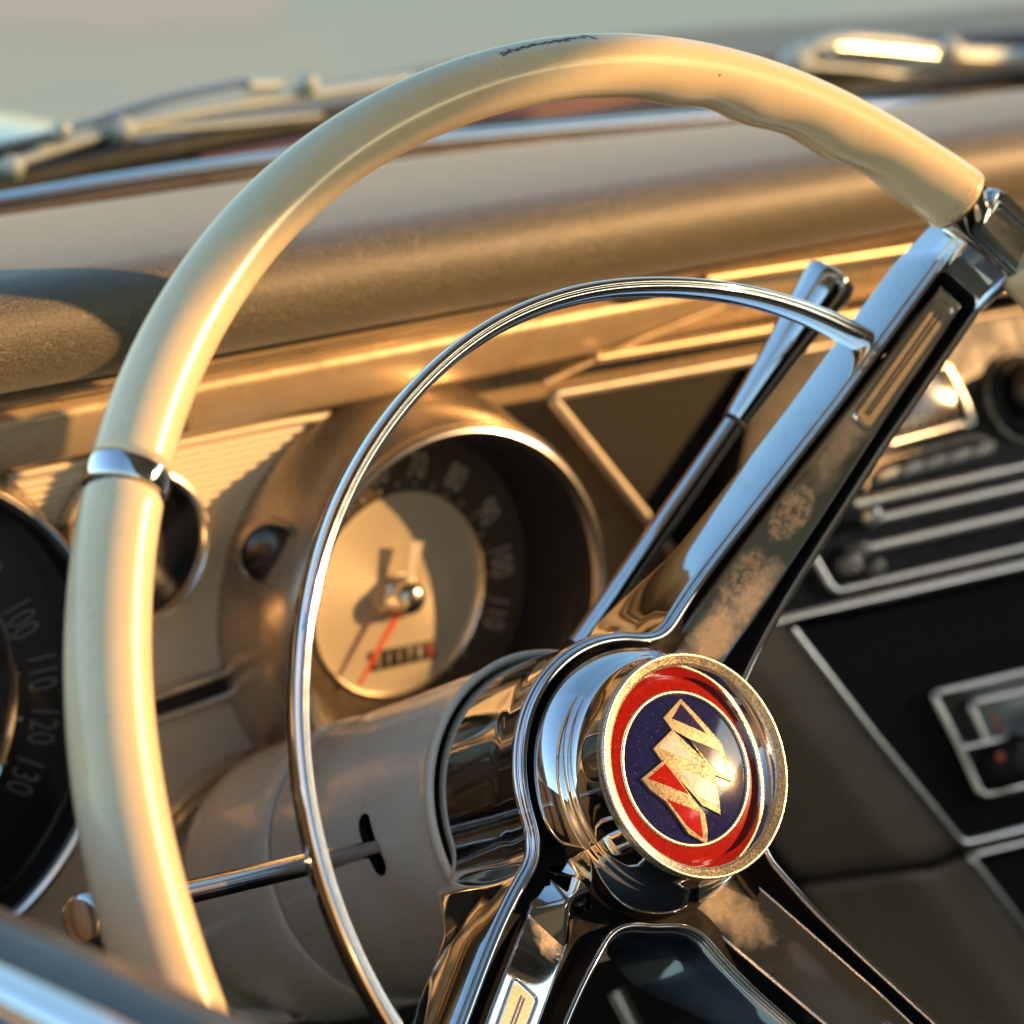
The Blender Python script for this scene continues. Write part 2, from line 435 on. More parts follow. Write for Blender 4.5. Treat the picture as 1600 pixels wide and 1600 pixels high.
def enamel(name, col, metal=0.0, rough=.12, flake=0.0):
    t = NT(name); t.set(Roughness=rough, Metallic=metal, Coat_Weight=.8, Coat_Roughness=.02)
    co = t.co(); n = t.noise(500, 4, .7, co)
    c = t.mix(t.ramp(n, [(.3, 0.0), (.75, 1.0)]), col, tuple(x*.6 for x in col))
    sp = t.ramp(t.noise(1800, 2, .5, co), [(.68, 0.0), (.74, 1.0)])
    c = t.mix(t.mathn('MULTIPLY', sp, .35), c, (.6, .45, .3)); t.link(c, t.b.inputs['Base Color'])
    t.b.inputs['Coat Normal']
    t.link(t.bump(t.noise(700, 3, .6, co), .10, .0001), t.b.inputs['Normal'])
    return t.m
RED = enamel('red_enamel', (.36, .012, .008)); BLUE = enamel('dark_blue_enamel', (.016, .020, .12), 0.0, .085)
REDLIT = enamel('bright_red_enamel', (.50, .012, .010)); CREAM = enamel('cream_enamel', (.92, .88, .80)); BLUE2 = enamel('shield_blue_enamel', (.03, .025, .12))
GREYBLUE = enamel('worn_grey_blue_enamel', (.10, .09, .12))
def goldpit(name, base, dark, rough, metal=1.0):
    t = NT(name); t.set(Metallic=metal)
    co = t.co(); n = t.noise(1500, 3, .65, co); n2 = t.noise(160, 4, .6, co)
    m = t.ramp(n, [(.42, 0.0), (.62, 1.0)]); m = t.mathn('MULTIPLY', m, t.ramp(n2, [(.35, .25), (.6, 1.0)]))
    t.link(t.mix(m, base, dark), t.b.inputs['Base Color']); t.link(t.mathn('MULTIPLY_ADD', m, .25, rough), t.b.inputs['Roughness'])
    t.link(t.bump(n, .35, .00018), t.b.inputs['Normal']); return t.m
GOLD = goldpit('pitted_gilt_metal', (.84, .76, .60), (.60, .50, .35), .22, .9)
GILT = goldpit('gilt_logo_metal', (.24, .215, .165), (.13, .11, .08), .42, .75)
BRONZE = goldpit('dull_bronze_panel', (.50, .43, .33), (.26, .20, .13), .28, .9)
def glassm(name, tint=(.86, .92, .90), refl=.045):
    t = NT(name); t.n.remove(t.b)
    tr = t.node('ShaderNodeBsdfTransparent'); tr.inputs[0].default_value = (*tint, 1)
    gl = t.node('ShaderNodeBsdfGlossy'); gl.inputs['Roughness'].default_value = .02
    fr = t.node('ShaderNodeLayerWeight'); fr.inputs['Blend'].default_value = .5
    fac = t.mathn('MULTIPLY_ADD', t.mathn('POWER', fr.outputs['Facing'], 5.0), .9, refl)
    mx = t.node('ShaderNodeMixShader'); t.link(fac, mx.inputs[0]); t.link(tr.outputs[0], mx.inputs[1]); t.link(gl.outputs[0], mx.inputs[2])
    t.link(mx.outputs[0], t.out.inputs[0]); return t.m
GLASS = glassm('windshield_glass'); LENS = glassm('gauge_lens_glass', (.95, .95, .93))
def ground_mat():
    t = NT('dry_ground'); t.set(Roughness=.9)
    co = t.co()
    n = t.noise(.35, 4, .6, co); n2 = t.noise(3, 4, .6, co)
    c = t.mix(t.ramp(n, [(.42, 0.0), (.58, 1.0)]), (.40, .45, .34), (.50, .46, .33))
    c = t.mix(t.mathn('MULTIPLY', n2, .3), c, (.30, .34, .27)); t.link(c, t.b.inputs['Base Color']); return t.m
GROUND = ground_mat()

# ------------------------------------------------------------------ setting: ground
GZ = -0.95
V = [(-400, -400, GZ), (400, -400, GZ), (400, 400, GZ), (-400, 400, GZ)]
tp = [(-200, -60), (470, -60), (430, 40), (180, 60), (-200, 34)]
tr = mk('dirt_track', [atz(x, y, -.946) for x, y in tp], [tuple(range(5))], paint('pale_dirt', (.56, .47, .34), .9, 0, 0), smooth=False); tr['kind'] = 'structure'
g = mk('ground', V, [(0, 1, 2, 3)], GROUND, smooth=False); meta(g, kind='structure')

# ================================================================== STEERING WHEEL
wheel = thing('steering_wheel', 'cream rimmed steering wheel with three chrome spokes, horn ring and shield emblem hub', 'steering wheel', mat=WHEEL)

# rim centre line radius measured against angle (degrees)
RA = np.array([45.1, 56.5, 67.1, 85.2, 102.4, 119.6, 133.6, 146.9, 159.2, 168.3, 177.5, 182.1])
RR = np.array([.1997, .1993, .2000, .1999, .1990, .2008, .2018, .2018, .2004, .1992, .1983, .1983])
def rimR(a):
    a = (np.asarray(a, float)-20) % 360 + 20
    A = np.concatenate([[20], RA, [215, 380]]); R = np.concatenate([[.2], RR, [.2, .2]])
    k = np.linspace(-9, 9, 13); return np.mean([np.interp((a+d-20) % 360+20, A, R) for d in k], 0)
def rim_radius(a, upper):
    a = np.asarray(a, float)
    if upper: return .0094 + .0012*np.exp(-((a-45)/5.5)**2) + .0009*np.clip((a-118)/28, 0, 1)
    return .0104 + .0012*np.clip((a-150)/30, 0, 1)*(a < 260)
def rim_part(name, a0, a1, upper, n, seg=56, mat=IVORY, taper=1.2):
    th = np.linspace(a0, a1, n); V = []; UV = []
    # ends rounded off
    for a in th:
        R = float(rimR(a)); r0 = float(rim_radius(a, upper))
        e = min(abs(a-a0), abs(a-a1)); r0 *= (1-.10*max(0, 1-e/.35)**2)
        t = rad(a); er = np.array([math.cos(t), math.sin(t), 0]); 
        for j in range(seg+1):
            ps = 2*math.pi*j/seg
            rr = r0
            if upper:   # finger scallops on the inner/back side of the grip
                inner = max(0, -math.cos(ps-rad(22)))
                wave = .0007*math.cos(2*math.pi*(a-50)/9.2)*np.clip((a-46)/6, 0, 1)*np.clip((84-a)/8, 0, 1)
                rr += inner**2*wave + inner**2*.0012*float(np.exp(-((a-62)/16)**2))
            rr *= 1-.035*math.cos(2*ps)          # slightly flattened tube
            V.append(er*(R+rr*math.cos(ps)) + np.array([0, 0, 1.0])*rr*math.sin(ps)*1.06)
            UV.append((a/100, j/seg))
    F = grid_faces(n, seg+1)
    F.append(tuple(range(seg+1))[::-1]); F.append(tuple((n-1)*(seg+1)+j for j in range(seg+1)))
    o = mk(name, V, F, mat, wheel, uv=UV)
    me = o.data
    bm = bmesh.new(); bm.from_mesh(me); bmesh.ops.recalc_face_normals(bm, faces=bm.faces); bm.to_mesh(me); bm.free()
    return auto(o, 55)
o = rim_part('rim_grip', 45.2, 146.25, True, 340); o['label'] = 'upper ivory rim grip with chipped scrape and finger scallops'
rim_part('rim', 148.3, 397.2, False, 420)
def torus_seg(name, a0, a1, rr, mat, n=24, seg=48, dz=0.0):
    V = []
    for i, a in enumerate(np.linspace(a0, a1, n)):
        R = float(rimR(a)); t = rad(a); er = np.array([math.cos(t), math.sin(t), 0]); r = rr(i/(n-1))
        for j in range(seg):
            ps = 2*math.pi*j/seg
            V.append(er*(R+r*math.cos(ps)) + np.array([0, 0, 1.0])*(r*math.sin(ps)*1.06+dz*max(0, math.sin(ps))*min(1, (1-i/(n-1))*4)))
    F = grid_faces(n, seg, closed_m=True); F.append(tuple(range(seg))[::-1]); F.append(tuple((n-1)*seg+j for j in range(seg)))
    o = mk(name, V, F, mat, wheel)
    bm = bmesh.new(); bm.from_mesh(o.data); bmesh.ops.recalc_face_normals(bm, faces=bm.faces); bm.to_mesh(o.data); bm.free()
    return auto(o, 60)
torus_seg('collar', 146.35, 148.15, lambda t: .0102+.0006*math.sin(math.pi*t)**.4, CHROME_CLEAN)
torus_seg('gap_ring', 145.9, 148.7, lambda t: .0094, RUBBER)

# ---------------------------------------------------------------- spider: hub shoulder and spokes, lofted round one outline
KH = 0.37; H0 = -0.077; LS = math.sqrt(1+KH*KH)
SPK = [dict(a=40.0, s0=.05, hw=[(.02, .0150), (.05, .0148), (.095, .0122), (.14, .0101), (.17, .0096), (.20, .0092), (.214, .0100), (.24, .0112)], frame=.140),
       dict(a=-145.0, hw=[(.02, .0158), (.06, .0155), (.12, .0145), (.2, .011), (.24, .010)], frame=.083),
       dict(a=-64.0, hw=[(.02, .0178), (.06, .0178), (.12, .0160), (.2, .011), (.24, .010)], frame=.107)]
for s in SPK:
    s['e'] = np.array([math.cos(rad(s['a'])), math.sin(rad(s['a']))]); s['w'] = np.array([-s['e'][1], s['e'][0]])
RTIP = .2085
def hwid(s, r):      # half width of the spoke at in-plane radius r
    q = np.array(s['hw']); return np.interp(r*LS, q[:, 0], q[:, 1])
def sdf2(P):
    P = np.atleast_2d(P); r = np.linalg.norm(P, axis=1)
    ds = [r-.0425]
    for s in SPK:
        a = P @ s['e']; w = P @ s['w']
        hw = hwid(s, np.clip(a, 0, None))
        d1 = np.abs(w)-hw; d2 = a-RTIP
        rc = .0025
        q1 = np.maximum(d1+rc, 0); q2 = np.maximum(d2+rc, 0)
        d = np.sqrt(q1*q1+q2*q2)+np.minimum(np.maximum(d1+rc, d2+rc), 0)-rc
        d = np.where(a < 0, np.sqrt(a*a+w*w), d)
        ds.append(d)
    k = .0029
    out = ds[0]
    for d in ds[1:]:
        h = np.clip(.5+.5*(d-out)/(k*3), 0, 1); out = d*(1-h)+out*h-k*3*h*(1-h)
    return out
ph = np.linspace(0, 2*math.pi, 24001)[:-1]
D = np.stack([np.cos(ph), np.sin(ph)], 1)
lo = np.full(len(ph), .02); hi = np.full(len(ph), .24)
for _ in range(40):
    mid = (lo+hi)/2; v = sdf2(D*mid[:, None]); lo = np.where(v < 0, mid, lo); hi = np.where(v < 0, hi, mid)
C0 = D*((lo+hi)/2)[:, None]
seglen = np.linalg.norm(np.roll(C0, -1, 0)-C0, axis=1); cum = np.concatenate([[0], np.cumsum(seglen)]); NO = 1500
tt = np.linspace(0, cum[-1], NO, endpoint=False); CC = np.concatenate([C0, C0[:1]])
OUT = np.stack([np.interp(tt, cum, CC[:, 0]), np.interp(tt, cum, CC[:, 1])], 1)
def grad(P, e=1e-5):
    gx = sdf2(P+[e, 0])-sdf2(P-[e, 0]); gy = sdf2(P+[0, e])-sdf2(P-[0, e]); G = np.stack([gx, gy], 1)
    return G/(np.linalg.norm(G, axis=1)[:, None]+1e-12)
def H(P):
    r = np.linalg.norm(P, axis=1); lin = H0+KH*r
    a, b, k = lin, np.full_like(lin, -.0535), .003
    h = k*np.log(np.exp((a-b)/k)+1)+b
    h = h+.0085*sstep(.1835, .2000, r)
    return -.0008*np.log(np.exp(-h/.0008)+np.exp(-.0062/.0008))
def flow(P, dist):
    n = max(1, int(abs(dist)/.0006)); Q = P.copy()
    for _ in range(n): Q = Q+grad(Q)*(dist/n)
    return Q
def spoke_of(P):
    best = np.full(len(P), -1); val = np.full(len(P), -1e9)
    for i, s in enumerate(SPK):
        a = P @ s['e']; m = a > val; best[m] = i; val[m] = a[m]
    return best, val
SI, SA = spoke_of(OUT)
rO = np.linalg.norm(OUT, axis=1)
Dp = .0395-(.0395-.0175)*sstep(.046, .080, rO)
HWo = np.array([hwid(SPK[i], a) for i, a in zip(SI, SA)])
# (offset outwards in m, drop below the lip: m or fraction of the wall depth)
RING = [(.0062, 1.06, 'f'), (.0062, 1.0, 'f'), (.0056, .8, 'f'), (.0048, .6, 'f'), (.0039, .42, 'f'), (.0031, .28, 'f'), (.0024, .0034, 'm'), (.0019, .0024, 'm'),
        (.0017, .0021, 'm'), (.00155, .00205, 'm'), (.00125, .0020, 'm'), (.00115, .0017, 'm'), (.00105, .00115, 'm'), (.0008, .00105, 'm'), (.00065, .0008, 'm'), (.00055, .00022, 'm'),
        (.0004, .00004, 'm'), (.0000, .0, 'm'), (-.0006, .00002, 'm'), (-.0008, .00012, 'm'), (-.0010, .0005, 'm'), (-.0011, .0016, 'm'), (-.0013, .0040, 'm'), (-.0016, .0062, 'm'), (-.0022, .0068, 'm'), (0, .0064, 'h')]
rings = []
for off, dz, kd in RING:
    if kd == 'h':
        Q = flow(OUT, -.0035); Q = OUT+(Q-OUT)*(HWo*.55/.0035)[:, None]
        # pull towards the spoke axis only
    elif kd == 'f': Q0 = flow(OUT, off); Q = OUT+(Q0-OUT)*(1-.62*(1-sstep(.0435, .058, rO)))[:, None]
    else: Q = flow(OUT, off) if off else OUT.copy()
    if kd == 'f' or off > 0: pass
    inner = kd == 'h' or off <= -.0006
    if inner:      # channels stop short of the rim, with rounded ends
        S_END = .1835
        for i, s in enumerate(SPK):
            m = SI == i
            a = Q[m] @ s['e']; w = Q[m] @ s['w']
            hw = hwid(s, np.full(m.sum(), S_END))-max(0, -off if kd != 'h' else .003); rr = .003
            e = np.clip((np.abs(w)-(hw-rr))/rr, 0, 1); lim = S_END-(rr*(1-np.sqrt(1-e*e)))-(max(0, -off-.0006) if kd != 'h' else .0026)
            a2 = np.minimum(a, lim)
            Q[m] = a2[:, None]*s['e']+w[:, None]*s['w']
    h = H(Q)-(Dp*dz if kd == 'f' else dz)
    if kd == 'f': h = H(OUT)-Dp*dz
    rings.append(np.column_stack([Q, h]))
NR = len(rings); VV = np.concatenate(rings)     # ring-major
FF = []
for k in range(NR-1):
    for i in range(NO):
        j = (i+1) % NO; FF.append((k*NO+i, (k+1)*NO+i, (k+1)*NO+j, k*NO+j))
FF = np.array(FF)
def vnorm(V, F):
    a, b, c, d = (V[F[:, i]] for i in range(4)); n = np.cross(c-a, d-b)
    N = np.zeros_like(V)
    for i in range(4): np.add.at(N, F[:, i], n)
    return N/(np.linalg.norm(N, axis=1)[:, None]+1e-15)
NN = vnorm(VV, FF)
if NN[17*NO:18*NO, 2].mean() < 0: FF = FF[:, ::-1]; NN = -NN
si_all = np.tile(SI, NR); isp = np.tile(SA > .060, NR)
fs = np.where(isp[FF].all(1), si_all[FF[:, 0]], -1)
CHAN = paint('black_channel_paint', (.006, .006, .007), .7, 0, 0)
CHAN.node_tree.nodes['Principled BSDF'].inputs['Specular IOR Level'].default_value = .12
ring_of = np.repeat(np.arange(NR-1), NO)
def subset(name, mask, mat):
    f = FF[mask]; u, inv = np.unique(f, return_inverse=True)
    dark = (ring_of[mask] >= 20)
    V = VV[u]; uv = np.zeros((len(u), 2))
    return mk(name, V, inv.reshape(-1, 4), mat, wheel, normals=NN[u], mats=[mat, CHAN], fm=dark.astype(int))
subset('hub_shell', fs == -1, CHROME)
SPOBJ = []
for i in range(3): SPOBJ.append(subset('spoke', fs == i, CHROME))
SPOBJ[0]['label'] = 'upper right chrome spoke running to the rim joint'
SPOBJ[1]['label'] = 'lower left chrome spoke in shade'
SPOBJ[2]['label'] = 'lower right chrome spoke'

# inlays, frames and end details live in each spoke's frame
def sfr(i, s, w, n):
    """spoke frame (s along the slanted spoke, w across, n above the lip plane) -> wheel coordinates"""
    sp = SPK[i]; e = np.array([sp['e'][0], sp['e'][1], KH])/LS; wv = np.array([sp['w'][0], sp['w'][1], 0]); nv = np.cross(e, wv)
    if nv[2] < 0: nv = -nv
    return np.array([0, 0, H0])+e*s+wv*w+nv*n
INL = [inlay_mat('dusty_chrome_inlay_upper', [(.1045, .0015, .0115, .0060, 0), (.0790, .0022, .0115, .0062, .4)], [(.058, -.002, .024, .0085, .9), (.076, -.004, .016, .006, .75), (.135, .001, .03, .006, .25), (.17, 0, .025, .006, .5)]),
       inlay_mat('dusty_chrome_inlay_left', [], [(.054, .001, .015, .0085, .95)]),
       inlay_mat('dusty_chrome_inlay_right', [], [(.050, 0, .018, .010, .75), (.079, .003, .009, .005, .35), (.1, -.002, .03, .01, .22)])]
IBW = [[(.03, .0085), (.08, .0082), (.11, .0074), (.15, .0056), (.19, .0046)], [(.03, .0078), (.1, .0078), (.19, .005)], [(.03, .0112), (.1, .0104), (.19, .005)]]
WOFF = [0.0, 0.0, .0020]
def insert(i):
    q = np.array(IBW[i]); S = np.concatenate([np.linspace(.034, .1895, 90), [.1907, .1917, .1923, .1925]])
    V = []; UV = []
    prof = [(1.0, 1.05, -.0068), (1.0, 1.0, -.0045), (1.0, .90, -.0026), (1.0, .72, -.0014), (1.0, .48, -.0006), (1.0, .2, -.00014), (1.0, 0, 0), (1, -.35, .00003), (1, -1.1, .00003)]
    full = [(-1, *p[1:]) for p in prof]+[(1, *p[1:]) for p in prof[::-1]]
    for k, s in enumerate(S):
        hw = np.interp(s, q[:, 0], q[:, 1]); e = max(0, k-89)/4
        for sg, a, n in full:
            w = sg*(hw+a*.001); w *= 1-.16*e**2; w += WOFF[i]
            nn = n-.0005-.0009-(e**2)*.0052
            V.append(sfr(i, s, w, nn)); UV.append((s, w))
    m = len(full); F = grid_faces(len(S), m); F.append(tuple((len(S)-1)*m+j for j in range(m)))
    o = mk('spoke_inlay', V, F, INL[i], SPOBJ[i], uv=UV)
    bm = bmesh.new(); bm.from_mesh(o.data); bmesh.ops.recalc_face_normals(bm, faces=bm.faces); bm.to_mesh(o.data); bm.free()
    auto(o, 70)
    for sg in (-1, 1):
        tube('inlay_bead', [sfr(i, s, sg*(np.interp(s, q[:, 0], q[:, 1])-.0003)+WOFF[i], -.0014) for s in np.linspace(.045, .1885, 40)], .00032, CHROME_CLEAN, SPOBJ[i], seg=8)
    # raised frame with two ribs at the outer end
    s0 = SPK[i]['frame']; s1 = .1875
    fv = [sfr(i, s, sg*(float(np.interp(s, np.array(SPK[i]['hw'])[:, 0], np.array(SPK[i]['hw'])[:, 1]))-.0012), -.0070) for s in np.linspace(.042, .1950, 30) for sg in (-1, 1)]
    mk('channel_floor', fv, grid_faces(30, 2), CHAN, SPOBJ[i])
    h0 = np.interp(s0, q[:, 0], q[:, 1])*.62; h1 = np.interp(s1, q[:, 0], q[:, 1])*.74
    top = -.0013
    P = [sfr(i, s0, -h0, top), sfr(i, s1, -h1, top), sfr(i, s1, h1, top), sfr(i, s0, h0, top)]
    P = roundpoly(P, .0022, 6)
    tube('inlay_frame', P, .00050, CHROME_CLEAN, SPOBJ[i], seg=10, closed=True)
    Pi = [sfr(i, s0+.0012, -h0+.0008, top+.00002), sfr(i, s1-.0012, -h1+.0008, top+.00002), sfr(i, s1-.0012, h1-.0008, top+.00002), sfr(i, s0+.0012, h0-.0008, top+.00002)]
    nv = sfr(i, 0, 0, 1)-sfr(i, 0, 0, 0)
    prism('inlay_panel', roundpoly(Pi, .0018, 6), nv, .0002, BRONZE, SPOBJ[i], bev=0)
    for w in (-.0005, .0006):
        tube('inlay_rib', [sfr(i, s0+.004, w, top+.0001), sfr(i, s1-.0035, w*1.4, top+.0001)], .00030, CHROME_CLEAN, SPOBJ[i], seg=8)
for i in range(3): insert(i)
# end plate near the rim: a recessed notch between two bright edges
def end_plate(i):
    sp = SPK[i]; ns, nw = 90, 25; V = []
    rs = np.linspace(.1846, .2079, ns)
    for r in rs:
        hw = float(hwid(sp, r))-.0004
        for b in np.linspace(-1, 1, nw):
            w = b*hw; P2 = sp['e']*r+sp['w']*w
            h = float(H(P2[None])[0])+.00035
            notch = float(sstep(.1975, .1981, r)*(1-sstep(.2035, .2041, r)))*float(sstep(-.95, -.8, -b) if True else 1)
            lipb = math.exp(-((r-.1970)/.0005)**2)+math.exp(-((r-.2046)/.0005)**2)
            edge = max(0, abs(b)-.9)*.006
            V.append((P2[0], P2[1], h-.0015*notch+.0003*lipb-edge))
    F = grid_faces(ns, nw)
    o = mk('end_plate', V, F, CHROME, SPOBJ[i])
    bm = bmesh.new(); bm.from_mesh(o.data); bmesh.ops.recalc_face_normals(bm, faces=bm.faces)
    if sum(f.normal.z for f in bm.faces) < 0: bmesh.ops.reverse_faces(bm, faces=bm.faces)
    bm.to_mesh(o.data); bm.free()
for i in range(3): end_plate(i)
torus_seg('rim_ferrule', 37.3, 45.15, lambda t: .0088+.0014*t**3, CHROME, dz=-.0046)

# hub cap and emblem
lathe('hub_cap', [(.0410, -.078), (.0405, -.0620), (.0402, -.0560), (.0396, -.0525), (.0386, -.0492), (.0373, -.0464), (.0358, -.0444), (.0353, -.0439), (.0350, -.0432), (.0345, -.0426), (.0338, -.0418), (.0332, -.0400), (.0328, -.0370), (.0326, -.0335), (.0325, -.0318)], (0, 0, 0), (0, 0, 1), CHROME, wheel, seg=160)
# angular wedges where each inlay climbs to the hub cap
def wedge(i):
    P = {}
    q = float(np.array(IBW[i])[0, 1])
    low = [(.064, -q*.98, -.0012), (.064, q*.98, -.0012)]
    V = [sfr(i, s, w, n) for s, w, n in ((.060, -q, -.0014), (.060, q, -.0014), (.0400, q*1.25, -.0020), (.0400, -q*1.25, -.0020), (.0400, q*.80, .0135), (.0400, -q*.80, .0135), (.0500, 0.0, .0045))]
    F = [(0, 1, 6), (1, 2, 6), (2, 4, 6), (4, 5, 6), (5, 3, 6), (3, 0, 6)]
    bm = bmesh.new(); vs = [bm.verts.new(v) for v in V]
    for f in F: bm.faces.new([vs[j] for j in f])
    bmesh.ops.recalc_face_normals(bm, faces=bm.faces)
    bmesh.ops.bevel(bm, geom=[e for e in bm.edges if not e.is_boundary], offset=.0016, segments=5, profile=.5, affect='EDGES')
    if sum(f.normal.z for f in bm.faces) < 0: bmesh.ops.reverse_faces(bm, faces=bm.faces)
    me = bpy.data.meshes.new('spoke_root'); bm.to_mesh(me); bm.free(); me.materials.append(CHROME)
    o = bpy.data.objects.new('spoke_root', me); link(o, SPOBJ[i]); auto(o, 30)
wedge(1)
lathe('bezel', [(0.03161, -.0345), (0.03228, -.0330), (0.03266, -.0312), (0.03280, -.0300), (0.03276, -.0291), (0.03257, -.0286), (0.03228, -.02845), (0.03190, -.02855), (0.03132, -.0288), (0.02999, -.0292), (0.02941, -.0294), (0.02913, -.0297), (0.02903, -.0302)],
      (0, 0, 0), (0, 0, 1), GOLD, wheel, seg=160, ang=60)
lathe('bezel_cone', [(0.02903, -.0300), (0.02865, -.0308), (0.02789, -.0326), (0.02722, -.0343), (0.02664, -.0352)], (0, 0, 0), (0, 0, 1), CHROME_CLEAN, wheel, seg=160, ang=60)
emb_h = -.0345
def dome(r): return emb_h+.0022*(1-(r/.0225)**2)
lathe('red_ring', [(0.02722, emb_h-.0008), (0.02674, emb_h-.0003), (0.02578, emb_h), (0.02388, emb_h+.0003), (0.02273, emb_h+.0005)], (0, 0, 0), (0, 0, 1), RED, wheel, seg=160, ang=60)
lathe('gilt_ring', [(0.02273, emb_h-.0005), (0.02273, emb_h+.0007), (0.02249, emb_h+.0009), (0.02196, emb_h+.0009), (0.02168, emb_h+.0007), (0.02158, emb_h-.0005)], (0, 0, 0), (0, 0, 1), GOLD, wheel, seg=160, ang=60)
emblem = lathe('emblem', [(.0001, dome(0))]+[(.0219*k/14, dome(.0219*k/14)) for k in range(1, 15)], (0, 0, 0), (0, 0, 1), BLUE, wheel, seg=160, ang=60)
emblem['label'] = 'dark blue enamel dome with three stepped shields'
def zp(zx, zy): return atw(650+zx/2.4615, 950+zy/2.4615, dome(0))
def decal(name, pts, lift, mat, thick=.0004, parent=emblem):
    """polygon traced on the emblem, following the dome, with its own thickness and bevelled edge"""
    P = np.array([zp(*p) for p in pts])
    if sum(P[i][0]*P[(i+1) % len(P)][1]-P[(i+1) % len(P)][0]*P[i][1] for i in range(len(P))) < 0: P = P[::-1]
    n = len(P); O = []
    for i in range(n):                       # rounded, slightly softened corners, dense outline
        a, b = P[i], P[(i+1) % n]; m = max(2, int(np.linalg.norm(b-a)/.0006))
        for k in range(m): O.append(a+(b-a)*k/m)
    O = np.array(O); n = len(O)
    T = np.roll(O, -1, 0)-np.roll(O, 1, 0); T /= np.linalg.norm(T, axis=1)[:, None]; NI = np.stack([-T[:, 1], T[:, 0]], 1)
    I = O+NI*.00016
    g = []
    lo, hi = P.min(0), P.max(0)
    def inside(q):
        c = False
        for i in range(len(P)):
            x1, y1 = P[i]; x2, y2 = P[i-1]
            if (y1 > q[1]) != (y2 > q[1]) and q[0] < (x2-x1)*(q[1]-y1)/(y2-y1)+x1: c = not c
        return c
    for x in np.arange(lo[0], hi[0], .0009):
        for y in np.arange(lo[1], hi[1], .0009):
            if inside((x, y)) and np.min(np.hypot(*(O-[x, y]).T)) > .0005: g.append((x, y))
    pts2 = [Vector(p) for p in list(map(tuple, I))+g]
    res = geometry.delaunay_2d_cdt(pts2, [], [list(range(n))], 1, 1e-7)
    V = [(v[0], v[1], dome(math.hypot(v[0], v[1]))+lift) for v in res[0]]
    F = [tuple(f) for f in res[2]]
    key = {}
    for k, orig in enumerate(res[3]):
        for q in orig: key[q] = k
    b0 = len(V)
    for p in O: r = math.hypot(*p); V.append((p[0], p[1], dome(r)+lift-.00010))
    for p in O: r = math.hypot(*p); V.append((p[0], p[1], dome(r)+lift-thick))
    for i in range(n):
        j = (i+1) % n; F.append((key[i], b0+i, b0+j, key[j])); F.append((b0+i, b0+n+i, b0+n+j, b0+j))
    o = mk(name, V, F, mat, parent)
    bm = bmesh.new(); bm.from_mesh(o.data); bmesh.ops.recalc_face_normals(bm, faces=bm.faces)
    if sum(f.normal.z*f.calc_area() for f in bm.faces) < 0: bmesh.ops.reverse_faces(bm, faces=bm.faces[:])
    bm.to_mesh(o.data); bm.free()
    return auto(o, 25)
decal('shield', [(1028, 343), (955, 420), (985, 468), (1050, 505), (1140, 640), (1217, 668), (1200, 590), (1180, 520), (1125, 455)], .00045, GILT, .0006)
decal('shield', [(985, 466), (912, 540), (945, 592), (1100, 760), (1178, 795), (1168, 735), (1150, 645), (1085, 565)], .00062, GILT, .0007)
decal('shield', [(951, 584), (870, 655), (905, 700), (960, 745), (1055, 868), (1133, 908), (1128, 850), (1112, 790), (1060, 730)], .0008, GILT, .0008)
for nm, pts, lf, mt in (('enamel_field', [(1027, 364), (988, 424), (1122, 484)], .00055, BLUE2), ('enamel_field', [(1048, 503), (1172, 549), (1198, 648), (1152, 628)], .00055, GREYBLUE),
                        ('enamel_field', [(987, 480), (931, 538), (1092, 610)], .00072, CREAM), ('enamel_field', [(1000, 614), (1143, 672), (1163, 768), (1074, 722)], .00072, CREAM),
                        ('enamel_field', [(955, 599), (893, 655), (1048, 720)], .0009, REDLIT), ('enamel_field', [(964, 735), (1092, 784), (1114, 886), (1046, 838)], .0009, REDLIT)):
    decal(nm, pts, lf, mt, .0003)

